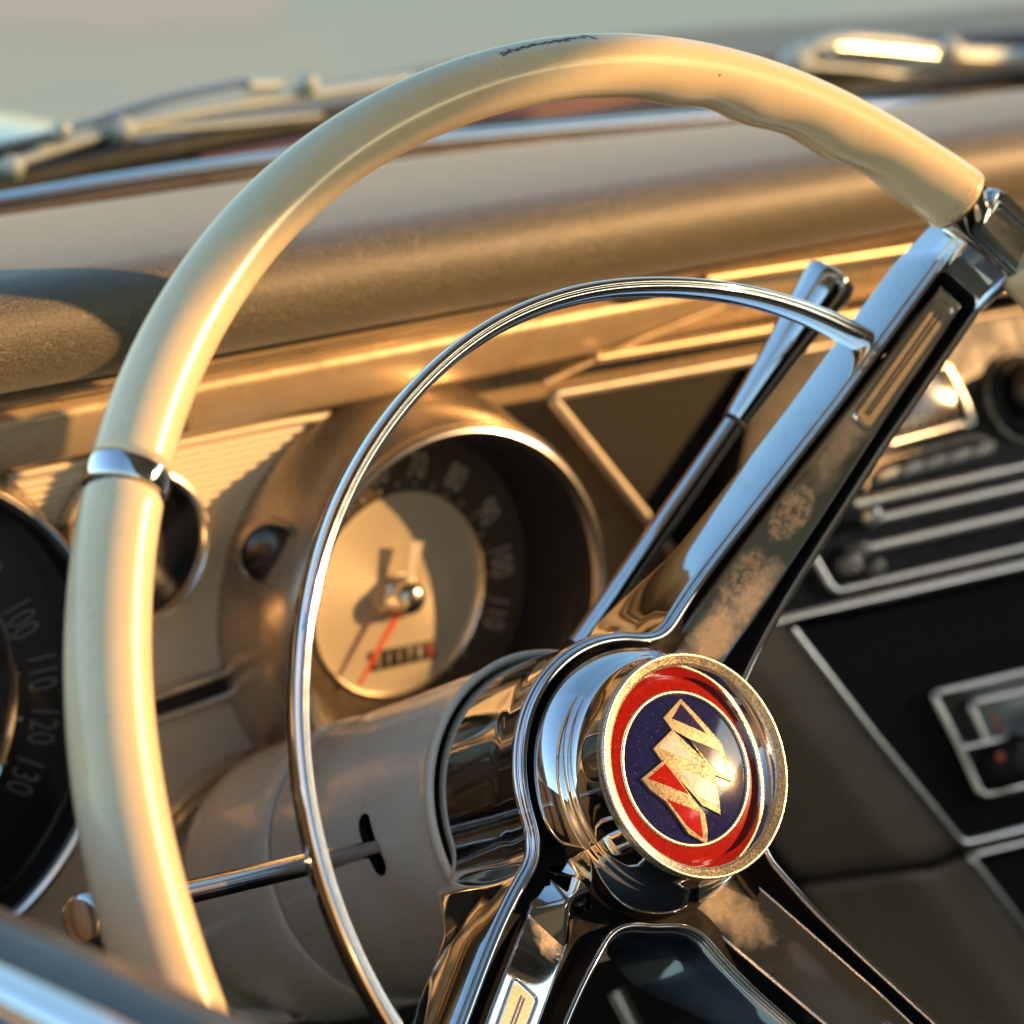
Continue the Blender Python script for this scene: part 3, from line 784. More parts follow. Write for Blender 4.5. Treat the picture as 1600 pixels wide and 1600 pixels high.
# horn ring
HA = np.array([52.2, 63, 77.5, 92, 102.2, 113.5, 126.6, 133.9, 152.6, 163.1, 168.2, 181.6, 196.8])
HR = np.array([.1430, .1414, .1378, .1376, .1380, .1376, .1378, .1390, .1400, .1402, .1405, .1408, .1395])
def horn():
    th = np.concatenate([np.linspace(44.5, 50, 8), np.linspace(51, 216, 260)]); V = []
    # cross-section (radial, axial): outer wall, crowned narrow top with a crease, sloping inner face
    sec = [(.0012, -.0062), (.0024, -.0050), (.0029, -.0028), (.0029, -.0006), (.0026, .0008), (.0019, .0016), (.0010, .0018), (.0004, .0015), (-.0001, .0016), (-.0009, .0013), (-.0016, .0004), (-.0021, -.0014), (-.0023, -.0034), (-.0018, -.0054), (-.0006, -.0064)]
    sec = catmull(np.array([(a, b, 0) for a, b in sec]), 3, True)[:, :2]
    pix = [(1372, 540, -.0262), (1346, 521, -.0245), (1312, 506, -.0222), (1262, 484, -.0186), (1200, 464, -.0150), (1130, 450, -.0122), (1050, 445, -.0108), (970, 446, -.0102), (900, 456, -.0100)]
    C3 = [np.array([*atw(x, y, h), h]) for x, y, h in pix]
    for a in np.arange(103, 217, 5.0):
        R = float(np.mean([np.interp(a+d, HA, HR) for d in np.linspace(-6, 6, 7)])); C3.append(np.array([R*math.cos(rad(a)), R*math.sin(rad(a)), -.010]))
    C3 = catmull(np.array(C3), 8)
    L_ = np.concatenate([[0], np.cumsum(np.linalg.norm(np.diff(C3, axis=0), axis=1))]); u_ = np.linspace(0, L_[-1], 300)
    C3 = np.stack([np.interp(u_, L_, C3[:, k]) for k in range(3)], 1)
    for _ in range(260): C3[1:-1] = (C3[:-2]+2*C3[1:-1]+C3[2:])/4
    th = C3
    T = np.gradient(C3, axis=0); T /= np.linalg.norm(T, axis=1)[:, None]
    for c, tg in zip(C3, T):
        er = np.cross(tg, [0, 0, 1.0]); er /= np.linalg.norm(er); a = math.degrees(math.atan2(c[1], c[0]))
        if er @ c < 0: er = -er
        up = np.cross(er, tg); up = up if up[2] > 0 else -up
        wd = 1+.30*float(np.clip((66-a)/18, 0, 1)**2) if a > 0 else 1.0
        for u, v in sec: V.append(c+er*(u*wd)+up*v)
    m = len(sec); F = grid_faces(len(th), m, closed_m=True); F.append(tuple(range(m))); F.append(tuple((len(th)-1)*m+j for j in range(m)))
    o = mk('horn_ring', V, F, CHROME_CLEAN, wheel)
    bm = bmesh.new(); bm.from_mesh(o.data); bmesh.ops.recalc_face_normals(bm, faces=bm.faces); bm.to_mesh(o.data); bm.free()
    auto(o, 70)
horn()

# ================================================================== STEERING COLUMN
def wl(P): return (WHEEL @ Vector(P))
column = thing('steering_column', 'cream painted steering column behind the wheel with a slot for the lever', 'steering column', mat=WHEEL)
shroud = lathe('column_shroud', [(.0450, -.0990), (.0458, -.0962), (.0466, -.0954), (.0474, -.0953), (.0480, -.0959), (.0482, -.0969), (.0480, -.0983), (.0474, -.0995), (.0470, -.1015), (.0468, -.1050), (.0466, -.1500), (.0466, -.1932), (.0465, -.1935), (.0455, -.1936), (.0440, -.1930), (.0440, -.1010), (.0450, -.0990)], (0, 0, 0), (0, 0, 1), COLUMN, column, seg=160)
lathe('column_shadow_gap', [(.0380, -.080), (.0425, -.090), (.0438, -.0985), (.0438, -.1060)], (0, 0, 0), (0, 0, 1), RUBBER, column, seg=96)
lathe('lower_shroud', [(.0430, -.1947), (.0464, -.1948), (.0470, -.1953), (.0476, -.1975), (.0480, -.210), (.0480, -.235), (.0474, -.2480), (.0455, -.2560), (.0425, -.2600), (.0400, -.2610), (.0390, -.270), (.0385, -.34)], (0, 0, 0), (0, 0, 1), COLUMN, column, seg=128)
lathe('seam', [(.0450, -.1930), (.0463, -.1936), (.0463, -.1948), (.0450, -.1952)], (0, 0, 0), (0, 0, 1), RUBBER, column, seg=96)
# where the view of the slot meets the column
def ray_cyl(px, py, R):
    v = ray(px, py); o = towheel(CAM); d = towheel(v)
    a = d[0]**2+d[1]**2; b = 2*(o[0]*d[0]+o[1]*d[1]); c = o[0]**2+o[1]**2-R*R
    t = (-b-math.sqrt(b*b-4*a*c))/(2*a); return o+d*t
SL = [ray_cyl(x, y, .0466) for x, y in ((570, 1290), (592, 1350))]
def slot_cut():
    a, b = [Vector(p) for p in SL]; c = (a+b)/2
    nrm = Vector((c.x, c.y, 0)).normalized(); ax = (b-a).normalized(); ax = (ax-nrm*ax.dot(nrm)).normalized(); sd = nrm.cross(ax)
    L = (b-a).length/2; r = .0037; bm = bmesh.new(); lo = []; hi = []
    n = 24
    for k in range(n):
        t = 2*math.pi*k/n; u = r*math.cos(t); w = r*math.sin(t); u += L if u > 0 else -L
        p = c+ax*u+sd*w
        lo.append(bm.verts.new(p-nrm*.009)); hi.append(bm.verts.new(p+nrm*.006))
    bm.faces.new(lo[::-1]); bm.faces.new(hi)
    for k in range(n): bm.faces.new((lo[k], lo[(k+1) % n], hi[(k+1) % n], hi[k]))
    bmesh.ops.recalc_face_normals(bm, faces=bm.faces)
    me = bpy.data.meshes.new('cut'); bm.to_mesh(me); bm.free(); cut = bpy.data.objects.new('cut', me); link(cut, column)
    md = shroud.modifiers.new('b', 'BOOLEAN'); md.object = cut; md.operation = 'DIFFERENCE'; md.solver = 'EXACT'
    dg = bpy.context.evaluated_depsgraph_get(); new = bpy.data.meshes.new_from_object(shroud.evaluated_get(dg))
    shroud.modifiers.clear(); shroud.data = new; bpy.data.objects.remove(cut)
    new.materials.append(BLACK)
    for p in new.polygons:
        q = p.center
        if (q-c).length < .02 and math.hypot(q.x, q.y) < .0462 and max(math.hypot(*new.vertices[v].co.xy) for v in p.vertices) < .0469 and abs(p.normal.dot(nrm)) < .8: p.material_index = 1
    # dark inside of the slot
    auto(shroud, 35)
    lathe('slot_liner', [(.0380, -.10), (.0380, -.19)], (0, 0, 0), (0, 0, 1), BLACK, column, seg=64)
    return c, nrm, ax, L
slot_c, slot_n, slot_ax, slot_L = slot_cut()

# turn signal lever
Lroot = np.array(wl(slot_c-slot_n*.004+slot_ax*.001)); Lend = aty(160, 1425, .078); Ltip = aty(128, 1436, .066)
lever = thing('turn_signal_lever', 'thin steel turn signal lever with round chrome knob poking out left of the column', 'turn signal lever', loc=Lroot)
dv = (Ltip-Lroot); Ll = np.linalg.norm(dv); dv /= Ll
tube('rod', [Lroot-dv*.004, Lroot+dv*.02, Lroot+dv*.035, Lend], [.0025, .0027, .0034, .0034], STEEL, lever, seg=24, loc=Lroot)
lathe('knob', [(.0001, .0)]+[(.0034, 0), (.0040, .001), (.0048, .0035), (.0050, .006), (.0052, .010), (.0060, .0130), (.0068, .0150), (.0070, .0165), (.0068, .0180), (.0062, .0188), (.0052, .0192), (.0030, .0196), (.0001, .0197)], Lroot+dv*(Ll-.0185), dv, CHROME_TRIM, lever, seg=64, loc=Lroot, ang=50)

# gear lever
G0 = aty(905, 1010, .125); G1 = aty(1150, 655, .120); G2 = aty(1297, 436, .117)
gl = thing('gear_lever', 'chrome gear lever with tapered handle rising behind the upper right spoke', 'gear lever', loc=G0)
gd = (G2-G1); gL = np.linalg.norm(gd); gd /= gL
tube('rod', [G0, (G0+G1)/2, G1], [.0040, .0036, .0033], CHROME_CLEAN, gl, seg=28, loc=G0)
lathe('handle', [(.0030, -.0006), (.0038, .0), (.0040, .0010), (.0042, .0022), (.0058, gL*.45), (.0083, gL*.88), (.0088, gL*.96), (.0088, gL*.99), (.0083, gL*1.02), (.0070, gL*1.035), (.003, gL*1.04), (.0001, gL*1.04)], G1, gd, CHROME_CLEAN, gl, seg=64, loc=G0, ang=40)
lathe('collar_ring', [(.0033, -.0016), (.0042, -.0014), (.0042, -.0004), (.0033, -.0002)], G1, gd, RUBBER, gl, seg=48, loc=G0)

# ================================================================== DASHBOARD
dash = thing('dashboard', 'brown padded dashboard with tan metal face, ribbed cluster panel and chrome trim', 'dashboard', loc=(.3, .25, -.1))
DL = dash.location
xs = np.linspace(-.6, 1.3, 120)
crv = lambda x: 0.0
pad = [(.275, .0770), (.255, .0772), (.232, .0780), (.220, .0795), (.2115, .0835), (.2055, .0900), (.2030, .0970), (.2040, .1045), (.2080, .1105), (.2150, .1140), (.2260, .1152), (.2500, .1155), (.2900, .1135), (.3400, .1090), (.3800, .1000), (.4120, .0905), (.4300, .0860)]
padp = catmull(np.array([(a, b, 0) for a, b in pad]), 4)[:, :2]
o = sweepx('crash_pad', padp, xs, LEATHER, dash, DL, ang=80)
for v in o.data.vertices: v.co.z -= .024*float(sstep(.10, .60, v.co.x+DL.x)*sstep(.25, .40, v.co.y+DL.y))
sweepx('pad_lip', [(.262, .0760), (.240, .0765), (.2325, .0750), (.2310, .0735), (.2325, .0722), (.240, .0716), (.262, .0712)], xs, TAN, dash, DL, ang=60)
sweepx('chrome_strip', [(.262, .0712), (.2440, .0710), (.2420, .0702), (.2415, .0694), (.2425, .0686), (.2450, .0682), (.262, .0680)], xs, CHROME_TRIM, dash, DL, ang=60)
sweepx('upper_face', [(.262, .0685), (.2500, .0660), (.2470, .0630), (.2470, .0600), (.2500, .0480), (.2525, .0455), (.2680, .0440), (.2750, .0430), (.2760, .0400), (.2760, -.1250), (.2740, -.1290), (.2560, -.1310), (.2560, -.1350), (.2600, -.1380), (.2900, -.1400)], np.linspace(-.6, .30, 50), TAN, dash, DL, ang=50)
# ribbed cluster panel: real corrugation running along x
x0, x1 = -.30, .0095
rp = []
z = .0405
while z > -.1210:
    rp += [(.2612, z), (.26065, z-.0006), (.26065, z-.0012), (.2612, z-.0018), (.2616, z-.0021)]; z -= .0024
def rib_end(z):
    d = .0715**2-(z+.0290)**2
    return .040 if d <= 0 else min(.040, .0685-math.sqrt(d))
rv = [(x0+(rib_end(zz)-x0)*k/23, yy, zz) for k in range(24) for yy, zz in rp]
auto(mk('ribbed_panel', local(dash, rv), grid_faces(24, len(rp)), RIBBED, dash), 80)
tube('panel_edge', roundpoly([(x0, .2600, .0415), (.020, .2600, .0415), (.042, .2600, .0405)], .01, 5, False), .0016, RIBBED, dash, seg=10, loc=DL)
tube('panel_edge', [(x0, .2600, -.1220), (.040, .2600, -.1220)], .0014, RIBBED, dash, seg=10, loc=DL)
# slot indicator below the small gauge
def quad_frame(parent, pts, Yf, rt, fillm, trimm, loc, depth=.003, rnd=.002, name='trim_frame', fillname='window', surf=None, nrm=(0, -1, 0), lift=0.0):
    W = [np.array(surf(*p)) if surf else aty(*p, Yf) for p in pts]
    nrm = np.array(nrm, float); nrm /= np.linalg.norm(nrm)
    R = roundpoly(W, rnd, 6)
    if rt: tube(name, R+nrm*lift, rt, trimm, parent, seg=10, closed=True, loc=loc)
    if fillm: prism(fillname, R+nrm*(lift-.0004), nrm, depth, fillm, parent, loc=loc, bev=0)
quad_frame(dash, [(120, 1130), (372, 1044), (376, 1080), (120, 1166)], .2585, .0017, BLACK, CHROME_TRIM, DL, rnd=.001, name='indicator_frame', fillname='indicator_window')
# ring where the column passes through the dash
oc = np.array([0.0, .2585, -.2585*math.tan(TILT)+.001])
lathe('column_opening', [(.0440, .012), (.0448, .0), (.0470, -.0030), (.0500, -.0036), (.0525, -.0026), (.0535, .0), (.0535, .004)], oc, (0, 1, 0), CHROME_TRIM, dash, seg=96, loc=DL)
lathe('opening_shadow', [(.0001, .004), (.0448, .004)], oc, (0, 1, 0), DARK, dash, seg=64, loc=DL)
# lower lip of the dash and the dark space below it
sweepx('lower_lip', [(.262, -.1290), (.2500, -.1290), (.2470, -.1300), (.2455, -.1320), (.2470, -.1345), (.2500, -.1355), (.262, -.1355)], np.linspace(-.6, .20, 30), CHROME_TRIM, dash, DL, ang=60)

# centre recess left of the radio: dark panel, chrome top strip and slanting edge
def dtube(name, pts, Y, r, mat=CHROME_TRIM, parent=None, loc=None, rnd=.004, flat=1):
    W = np.array([aty(*p, Y) for p in pts]); W = roundpoly(W, rnd, 5, False) if len(W) > 2 else W
    return tube(name, W, r, mat, parent or dash, seg=12, loc=DL if loc is None else loc, flat=flat)
W = [aty(*p, .2520) for p in ((862, 622), (1175, 566), (1720, 470), (1720, 905), (1235, 985), (1130, 960), (1010, 808))]
prism('recess_panel', roundpoly(W, .004, 4), (0, -1, 0), .006, WEAVE, dash, loc=DL, bev=.0004)
dtube('recess_edge', [(1135, 968), (1010, 808), (858, 618), (1175, 562), (1720, 464)], .2500, .0023, BUTTON)
dtube('crease_strip', [(848, 600), (1000, 530), (1130, 478)], .2475, .0012, TAN)
dtube('crease_strip', [(930, 560), (1200, 515), (1720, 424)], .2475, .0022, TAN)
dtube('gold_strip', [(1100, 437), (1400, 392), (1720, 335)], .2300, .0026, TAN)

# ---- speedometer
SC = np.array([.0670, .2270, -.0290]); AY = np.array([0, 1.0, 0]); UX = np.array([1.0, 0, 0])
def cyl_part(name, prof, c, mat, parent, seg=128, ang=40, loc=None):
    return lathe(name, prof, c, AY, mat, parent, seg=seg, loc=loc if loc is not None else parent.location, ang=ang, U=UX)
speedo = thing('speedometer', 'round speedometer in a deep black hood with champagne dial, red needle and odometer', 'speedometer', loc=SC+AY*.03)
R = .0640
cyl_part('housing', [(.0752, .0490), (.0760, .0330), (.0756, .0300), (.0745, .0270), (.0718, .0160), (.0696, .0050), (R+.0030, .0010)], SC, HOUSING, speedo)
cyl_part('bezel', [(R+.0032, .0012), (R+.0032, -.0004), (R+.0024, -.0015), (R+.0010, -.0019), (R-.0004, -.0012), (R-.0010, .0004), (R-.0012, .0020)], SC, CHROME_TRIM, speedo)
cyl_part('inner_tube', [(R-.0011, .0010), (R-.0020, .0080), (R-.0056, .0260), (R-.0066, .0380)], SC, BLACK, speedo)
cyl_part('dial', [(.0001, .0345), (.0290, .0345), (.0372, .0345)], SC, DIALGOLD, speedo)
cyl_part('outer_dial', [(.0372, .0335), (.0430, .0333), (.0580, .0333)], SC, paint('brown_outer_dial', (.085, .062, .040), .45, 0, .2), speedo)
cyl_part('dial_ring', [(.0366, .0345), (.0368, .0325), (.0374, .0319), (.0380, .0325), (.0381, .0337)], SC, CHROME_TRIM, speedo)
cyl_part('needle_cap', [(.0001, .0225), (.0030, .0228), (.0052, .0240), (.0062, .0263), (.0064, .0290), (.0068, .0295), (.0078, .0299), (.0078, .0320)], SC, CHROME_TRIM, speedo, seg=64)
def on_face(c, yoff, ang, r, up=None):
    """matrix placing text facing -y at polar position; ang degrees clockwise from 12 o'clock"""
    t = rad(ang); X = Vector((math.cos(t), 0, -math.sin(t))); Yv = Vector((math.sin(t), 0, math.cos(t)))
    p = Vector(c)+Vector((0, yoff, 0))+Yv*r
    Z = Vector((0, -1, 0))
    return Matrix([[X[i], Yv[i], Z[i], p[i]] for i in range(3)]+[[0, 0, 0, 1]])
LT = Matrix.Translation(-speedo.location)
for s, a in (('40', -58), ('50', -33), ('60', -9), ('70', 12), ('80', 35), ('90', 61), ('100', 86), ('110', 110)):
    text('numeral', s, .0135, LT @ on_face(SC, .0329, a, .0460), PRINT_MID, speedo, sx=.62)
def needle(parent, c, yoff, ang, r0, r1, w0, w1, mat, name='needle'):
    M4 = on_face(c, yoff, ang, 0); V = [M4 @ Vector(p) for p in ((-w0, r0, 0), (w0, r0, 0), (w1, r1, 0), (-w1, r1, 0), (-w0, r0, .0006), (w0, r0, .0006), (w1, r1, .0006), (-w1, r1, .0006))]
    F = [(0, 1, 2, 3), (7, 6, 5, 4), (0, 4, 5, 1), (1, 5, 6, 2), (2, 6, 7, 3), (3, 7, 4, 0)]
    return mk(name, local(parent, V), F, mat, parent, smooth=False)
for k in range(-8, 13):
    needle(speedo, SC, .0328, 12+k*11.2, .0392, .0408 if k % 2 else .0402, .0003, .0003, PRINT_MID, 'tick_mark')
needle(speedo, SC, .0285, 218, .004, .0355, .0013, .0006, REDN)
needle(speedo, SC, .0285, 14, .004, .0200, .0012, .0030, PRINT, 'needle_tail')
oq = [aty(*p, SC[1]+.0337) for p in ((578, 1020), (678, 1000), (682, 1028), (582, 1050))]
prism('odometer', oq, (0, -1, 0), .0006, DIALBLACK, speedo, loc=speedo.location, bev=.0001)
ou = (oq[1]-oq[0]); oc2 = sum(oq)/4; ol = np.linalg.norm(ou); ou /= ol; ov = np.cross(ou, [0, -1, 0]); ov = -ov if ov[2] < 0 else ov
for k, d in enumerate('211788'):
    p = oc2+ou*(k-2.5)*ol/6.2-AY*.0006
    M4 = Matrix([[ou[i], ov[i], (0, -1, 0)[i], p[i]] for i in range(3)]+[[0, 0, 0, 1]])
    text('odometer_digit', d, .0058, LT @ M4, REDN if k > 4 else PRINT, speedo, sx=.7)
cyl_part('lens', [(.0001, .0052), (R-.0020, .0060)], SC, LENS, speedo)

# ---- left gauge
GC = np.array([-.1500, .2300, -.0230]); RG = .0800
lg = thing('large_round_gauge', 'large round gauge with black dial marked 100, 110 and 120 at the left edge', 'gauge', loc=GC+AY*.028)
cyl_part('housing', [(RG+.0110, .0280), (RG+.0080, .0240), (RG+.0045, .0080), (RG+.0030, .0010)], GC, HOUSING, lg)
cyl_part('bezel', [(RG+.0032, .0012), (RG+.0032, -.0004), (RG+.0022, -.0016), (RG+.0008, -.0018), (RG-.0006, -.0008), (RG-.0012, .0020)], GC, CHROME_TRIM, lg)
cyl_part('inner_tube', [(RG-.0011, .0010), (RG-.0020, .0100), (RG-.0028, .0300)], GC, BLACK, lg)
cyl_part('dial', [(.0001, .0265), (RG-.002, .0265)], GC, DIALBLACK, lg)
GD = GC+AY*.0262
pz = aty(18, 1085, GD[1]); rg_in = math.hypot(pz[0]-GC[0], pz[2]-GC[2])
cyl_part('dial_ring', [(rg_in-.0014, .0262), (rg_in-.0010, .0235), (rg_in, .0225), (rg_in+.0010, .0235), (rg_in+.0014, .0262)], GC, CHROME_CLEAN, lg)
LG = Matrix.Translation(-lg.location)
def polar(px, py, c, Y):
    q = aty(px, py, Y); dx, dz = q[0]-c[0], q[2]-c[2]; return math.degrees(math.atan2(dx, dz)), math.hypot(dx, dz)
for s, (px, py) in (('90', (-25, 893)), ('100', (30, 967)), ('110', (63, 1048)), ('120', (65, 1132)), ('130', (36, 1210))):
    a, r = polar(px, py, GC, GD[1]); text('numeral', s, .0155, LG @ on_face(GD, -.0004, a, r), PRINT_DIM, lg, sx=.58)
for px, py in ((24, 1053), (28, 1122), (4, 1190), (2, 985)):
    a, r = polar(px, py, GC, GD[1]); q = aty(px, py, GD[1]-.0004)
    needle(lg, GD, -.0004, a, r-.0008, r+.0010, .0006, .0006, PRINT, 'tick_mark')
a, r = polar(22, 1018, GC, GD[1])
cyl_part('lens', [(.0001, .0055), (RG-.0020, .0060)], GC, LENS, lg)

# ---- small gauge between them
FC = aty(222, 856, .2500); RF = .0245
fg = thing('small_round_gauge', 'small dark round gauge in a chrome ring half hidden behind the wheel rim', 'gauge', loc=FC)
cyl_part('bezel', [(RF+.0030, .0090), (RF+.0026, .0010), (RF+.0018, -.0006), (RF+.0004, -.0010), (RF-.0008, .0004), (RF-.0014, .0060)], FC, CHROME_TRIM, fg, seg=96)
cyl_part('inner_tube', [(RF-.0010, .0020), (RF-.0030, .0085)], FC, BLACK, fg, seg=96)
cyl_part('dial', [(.0001, .0080), (RF-.002, .0080)], FC, DIALBLACK, fg, seg=96)
needle(fg, FC, .0074, 40, -.004, .015, .0005, .0003, PRINT)
cyl_part('lens', [(.0001, .0018), (RF-.0010, .0022)], FC, LENS, fg, seg=64)

# ---- indicator lamp beside the speedometer
IC = aty(424, 868, .2390)
il = thing('indicator_lamp', 'small dark oval indicator lens on the flank of the speedometer hood', 'indicator lamp', loc=IC)
nA = np.array([.50, 1.0, 0.0])
lathe('bezel', [(.0118, .006), (.0114, .0014), (.0108, .0006), (.0102, .0010), (.0098, .0036)], IC, nA, HOUSING, il, seg=64, loc=IC)
lathe('lens', [(.0001, .0012), (.0045, .0016), (.0080, .0026), (.0100, .0040)], IC, nA, enamel('dark_amber_lens', (.03, .012, .006), 0, .25), il, seg=64, loc=IC)

# ================================================================== CENTRE STACK
SN = np.array([0, -1.0, .40]); SN = SN/np.linalg.norm(SN); SP0 = np.array([0, .250, .03])
def st(x, y, lift=0.0): return onp(x, y, SP0+SN*lift, SN)
def quadS(parent, name, pts, mat, lift, thick=.003, rnd=.002, bev=.0004):
    W = [st(*p, lift) for p in pts]
    return prism(name, roundpoly(W, rnd, 5), SN, thick, mat, parent, loc=parent.location, bev=bev)
def tubeS(parent, name, pts, r, lift, mat=CHROME_TRIM, closed=False, rnd=.003, flat=.8):
    W = np.array([st(*p, lift) for p in pts])
    if len(W) > 2: W = roundpoly(W, rnd, 6, closed)
    return tube(name, W, r, mat, parent, seg=12, closed=closed, loc=parent.location, flat=flat)
radio = thing('car_radio', 'black car radio with push buttons and long chrome bars right of the spoke', 'radio', loc=st(1450, 740, -.02))
quadS(radio, 'face', [(1190, 560), (1760, 455), (1760, 850), (1215, 965), (1125, 880)], paint('black_radio_face', (.006, .005, .004), .5, .0, .05), .004, .012, .004)
tubeS(radio, 'window_frame', [(1370, 600), (1478, 570), (1506, 622), (1520, 662), (1390, 692)], .0016, .008, CHROME_TRIM)
quadS(radio, 'tuning_window', [(1375, 604), (1474, 577), (1510, 656), (1392, 684)], paint('smoked_dial_window', (.05, .037, .024), .15, .1, .8), .0066, .002, .001)
for k in range(7):
    x = 1396+k*15.5; y = 672-k*4.1
    prism('scale_mark', [st(x, y-9, .0076), st(x+2, y-9.5, .0076), st(x+3.5, y-1, .0076), st(x+1.5, y-.5, .0076)], SN, .0002, PRINT_MID, radio, loc=radio.location, bev=0)
tubeS(radio, 'chrome_bar', [(1385, 693), (1500, 662)], .0028, .010)
for k in range(5):
    x = 1372+k*37.0; y = 746-k*9.6
    W = [st(x, y-10, .012), st(x+35, y-19, .012), st(x+35, y-1, .012), st(x, y+8, .012)]
    prism('push_button', W, SN, .008, BUTTON, radio, loc=radio.location, bev=.0004)
tubeS(radio, 'button_surround', [(1350, 768), (1352, 745), (1370, 722), (1525, 682), (1546, 690), (1545, 708)], .0012, .010, HOUSING)
for a, b in (((1330, 788), (1760, 692)), ((1362, 812), (1760, 722)), ((1345, 858), (1760, 764))):
    tubeS(radio, 'chrome_bar', [a, b], .0026, .011)
W = st(1355, 808, .013)
lathe('slide_knob', [(.0001, .006), (.0025, .0055), (.0040, .003), (.0042, 0), (.0030, -.004)], W, SN, CHROME_TRIM, radio, seg=32, loc=radio.location)
tubeS(radio, 'outer_frame', [(1760, 818), (1302, 924), (1271, 871), (1262, 850)], .0022, .009)
for x, y, r in ((1333, 862, .0032), (1318, 884, .0040), (1356, 888, .0030)):
    lathe('small_knob', [(.0001, .008), (r*.8, .0075), (r, .005), (r, .001), (r*.8, -.002)], st(x, y, .008), SN, BUTTON, radio, seg=32, loc=radio.location)
kb = thing('radio_knob', 'chrome tuning knob on a black collar at the right edge above the radio bars', 'knob', loc=st(1590, 612, .004))
lathe('collar', [(.0175, 0), (.0172, .004), (.0155, .0055), (.0135, .006)], st(1590, 622, .004), SN, BLACK, kb, seg=64, loc=kb.location)
lathe('collar_trim', [(.0180, .0), (.0190, .0012), (.0184, .0024), (.0172, .0026)], st(1590, 622, .004), SN, HOUSING, kb, seg=64, loc=kb.location)
lathe('cap', [(.0110, .004), (.0105, .016), (.0095, .0185), (.0070, .0195), (.0001, .0198)], st(1598, 616, .006), SN, CHROME_TRIM, kb, seg=48, loc=kb.location)
# lower centre panel
stack = thing('centre_panel', 'black textured lower centre panel edged with bright metal', 'panel', loc=st(1500, 1150, -.02))
tubeS(stack, 'trim', [(1200, 975), (1232, 966), (1760, 846)], .0028, .010)
quadS(stack, 'face', [(1238, 984), (1760, 866), (1760, 1256), (1502, 1316)], WEAVE, .006, .014, .002)
tubeS(stack, 'trim', [(1236, 982), (1372, 1158), (1502, 1318), (1760, 1258)], .0026, .009)
quadS(stack, 'lower_face', [(1518, 1340), (1760, 1286), (1760, 1640)], WEAVE, .004, .012, .002)
tubeS(stack, 'trim', [(1760, 1660), (1513, 1337), (1760, 1279)], .0026, .007)
clock = thing('control_unit', 'small framed control unit with pale window and black knob set in the black panel', 'control unit', loc=st(1560, 1150, .0))
tubeS(clock, 'outer_frame', [(1760, 1012), (1456, 1084), (1499, 1167), (1533, 1243), (1760, 1190)], .0022, .012)
quadS(clock, 'plate', [(1462, 1088), (1760, 1018), (1760, 1186), (1536, 1238)], paint('dark_brown_plate', (.035, .030, .026), .35, .3, .4), .0095, .004, .001)
tubeS(clock, 'window_frame', [(1760, 1044), (1515, 1099), (1541, 1156)], .0020, .014)
quadS(clock, 'window', [(1519, 1104), (1760, 1050), (1760, 1110), (1546, 1156)], paint('pale_green_dial', (.26, .29, .26), .3, .0, .6), .0112, .001, .001)
tubeS(clock, 'sill', [(1502, 1169), (1570, 1154)], .0018, .013)
lathe('knob', [(.0001, .014), (.0065, .0135), (.0085, .011), (.0090, .004), (.0105, .002), (.0105, -.002)], st(1568, 1192, .010), SN, BLACK, clock, seg=48, loc=clock.location)
lathe('red_dot', [(.0001, .0012), (.0016, .0010), (.0020, 0)], st(1562, 1183, .0250), SN, REDN, clock, seg=24, loc=clock.location)
lathe('chrome_knob', [(.0001, .018), (.0070, .0175), (.0090, .015), (.0095, .004), (.0080, 0)], st(1612, 1150, .012), SN, CHROME_CLEAN, clock, seg=48, loc=clock.location)
for px, py in ((1553, 1122), (1560, 1138)):
    prism('red_mark', [st(px-3, py-6, .0116), st(px+4, py-7, .0116), st(px+6, py+6, .0116), st(px, py+7, .0116)], SN, .0003, REDN, clock, loc=clock.location, bev=0)
# beige knee panel beside it
knee = thing('knee_panel', 'beige painted metal panel running down left of the black centre panel', 'panel', loc=st(1250, 1200, -.02))
def patch(name, grid, mat, parent, thick=.004):
    G = np.array(grid); n, m = G.shape[:2]
    G2 = np.array([catmull(r_, 6) for r_ in G]); G3 = np.array([catmull(G2[:, j], 6) for j in range(G2.shape[1])]).transpose(1, 0, 2)
    n, m = G3.shape[:2]; V = G3.reshape(-1, 3)-np.asarray(parent.location)
    o = mk(name, V, grid_faces(n, m), mat, parent); md = o.modifiers.new('s', 'SOLIDIFY'); md.thickness = thick; md.offset = 0
    return o
rows = []
for (xr, yr), t in (((1150, 870), 0), ((1232, 988), .2), ((1370, 1165), .5), ((1488, 1318), .85)):
    r_ = []
    for dx, lift in ((6, .001), (-30, -.004), (-70, -.010), (-130, -.030), (-240, -.065)):
        r_.append(st(xr+dx, yr+(18 if dx < 0 else 4)+abs(dx)*.13, lift))
    rows.append(r_)
patch('upper_panel', rows, BEIGE, knee)
rows = []
for (xr, yr) in ((1494, 1334), (1560, 1420), (1660, 1560), (1760, 1690)):
    r_ = []
    for dx, lift in ((6, .0), (-34, -.004), (-74, -.011), (-134, -.031), (-244, -.066)):
        r_.append(st(xr+dx, yr+(18 if dx < 0 else 4)+abs(dx)*.13, lift))
    rows.append(r_)
patch('lower_panel', rows, BEIGE, knee)

# dark space under the dash
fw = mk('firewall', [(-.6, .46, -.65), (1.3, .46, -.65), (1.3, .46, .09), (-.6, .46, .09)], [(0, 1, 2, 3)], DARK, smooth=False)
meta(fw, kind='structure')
fl = mk('floor_pan', [(-.6, -1.6, -.62), (1.3, -1.6, -.62), (1.3, .46, -.62), (-.6, .46, -.62)], [(0, 1, 2, 3)], DARK, smooth=False); meta(fl, kind='structure')
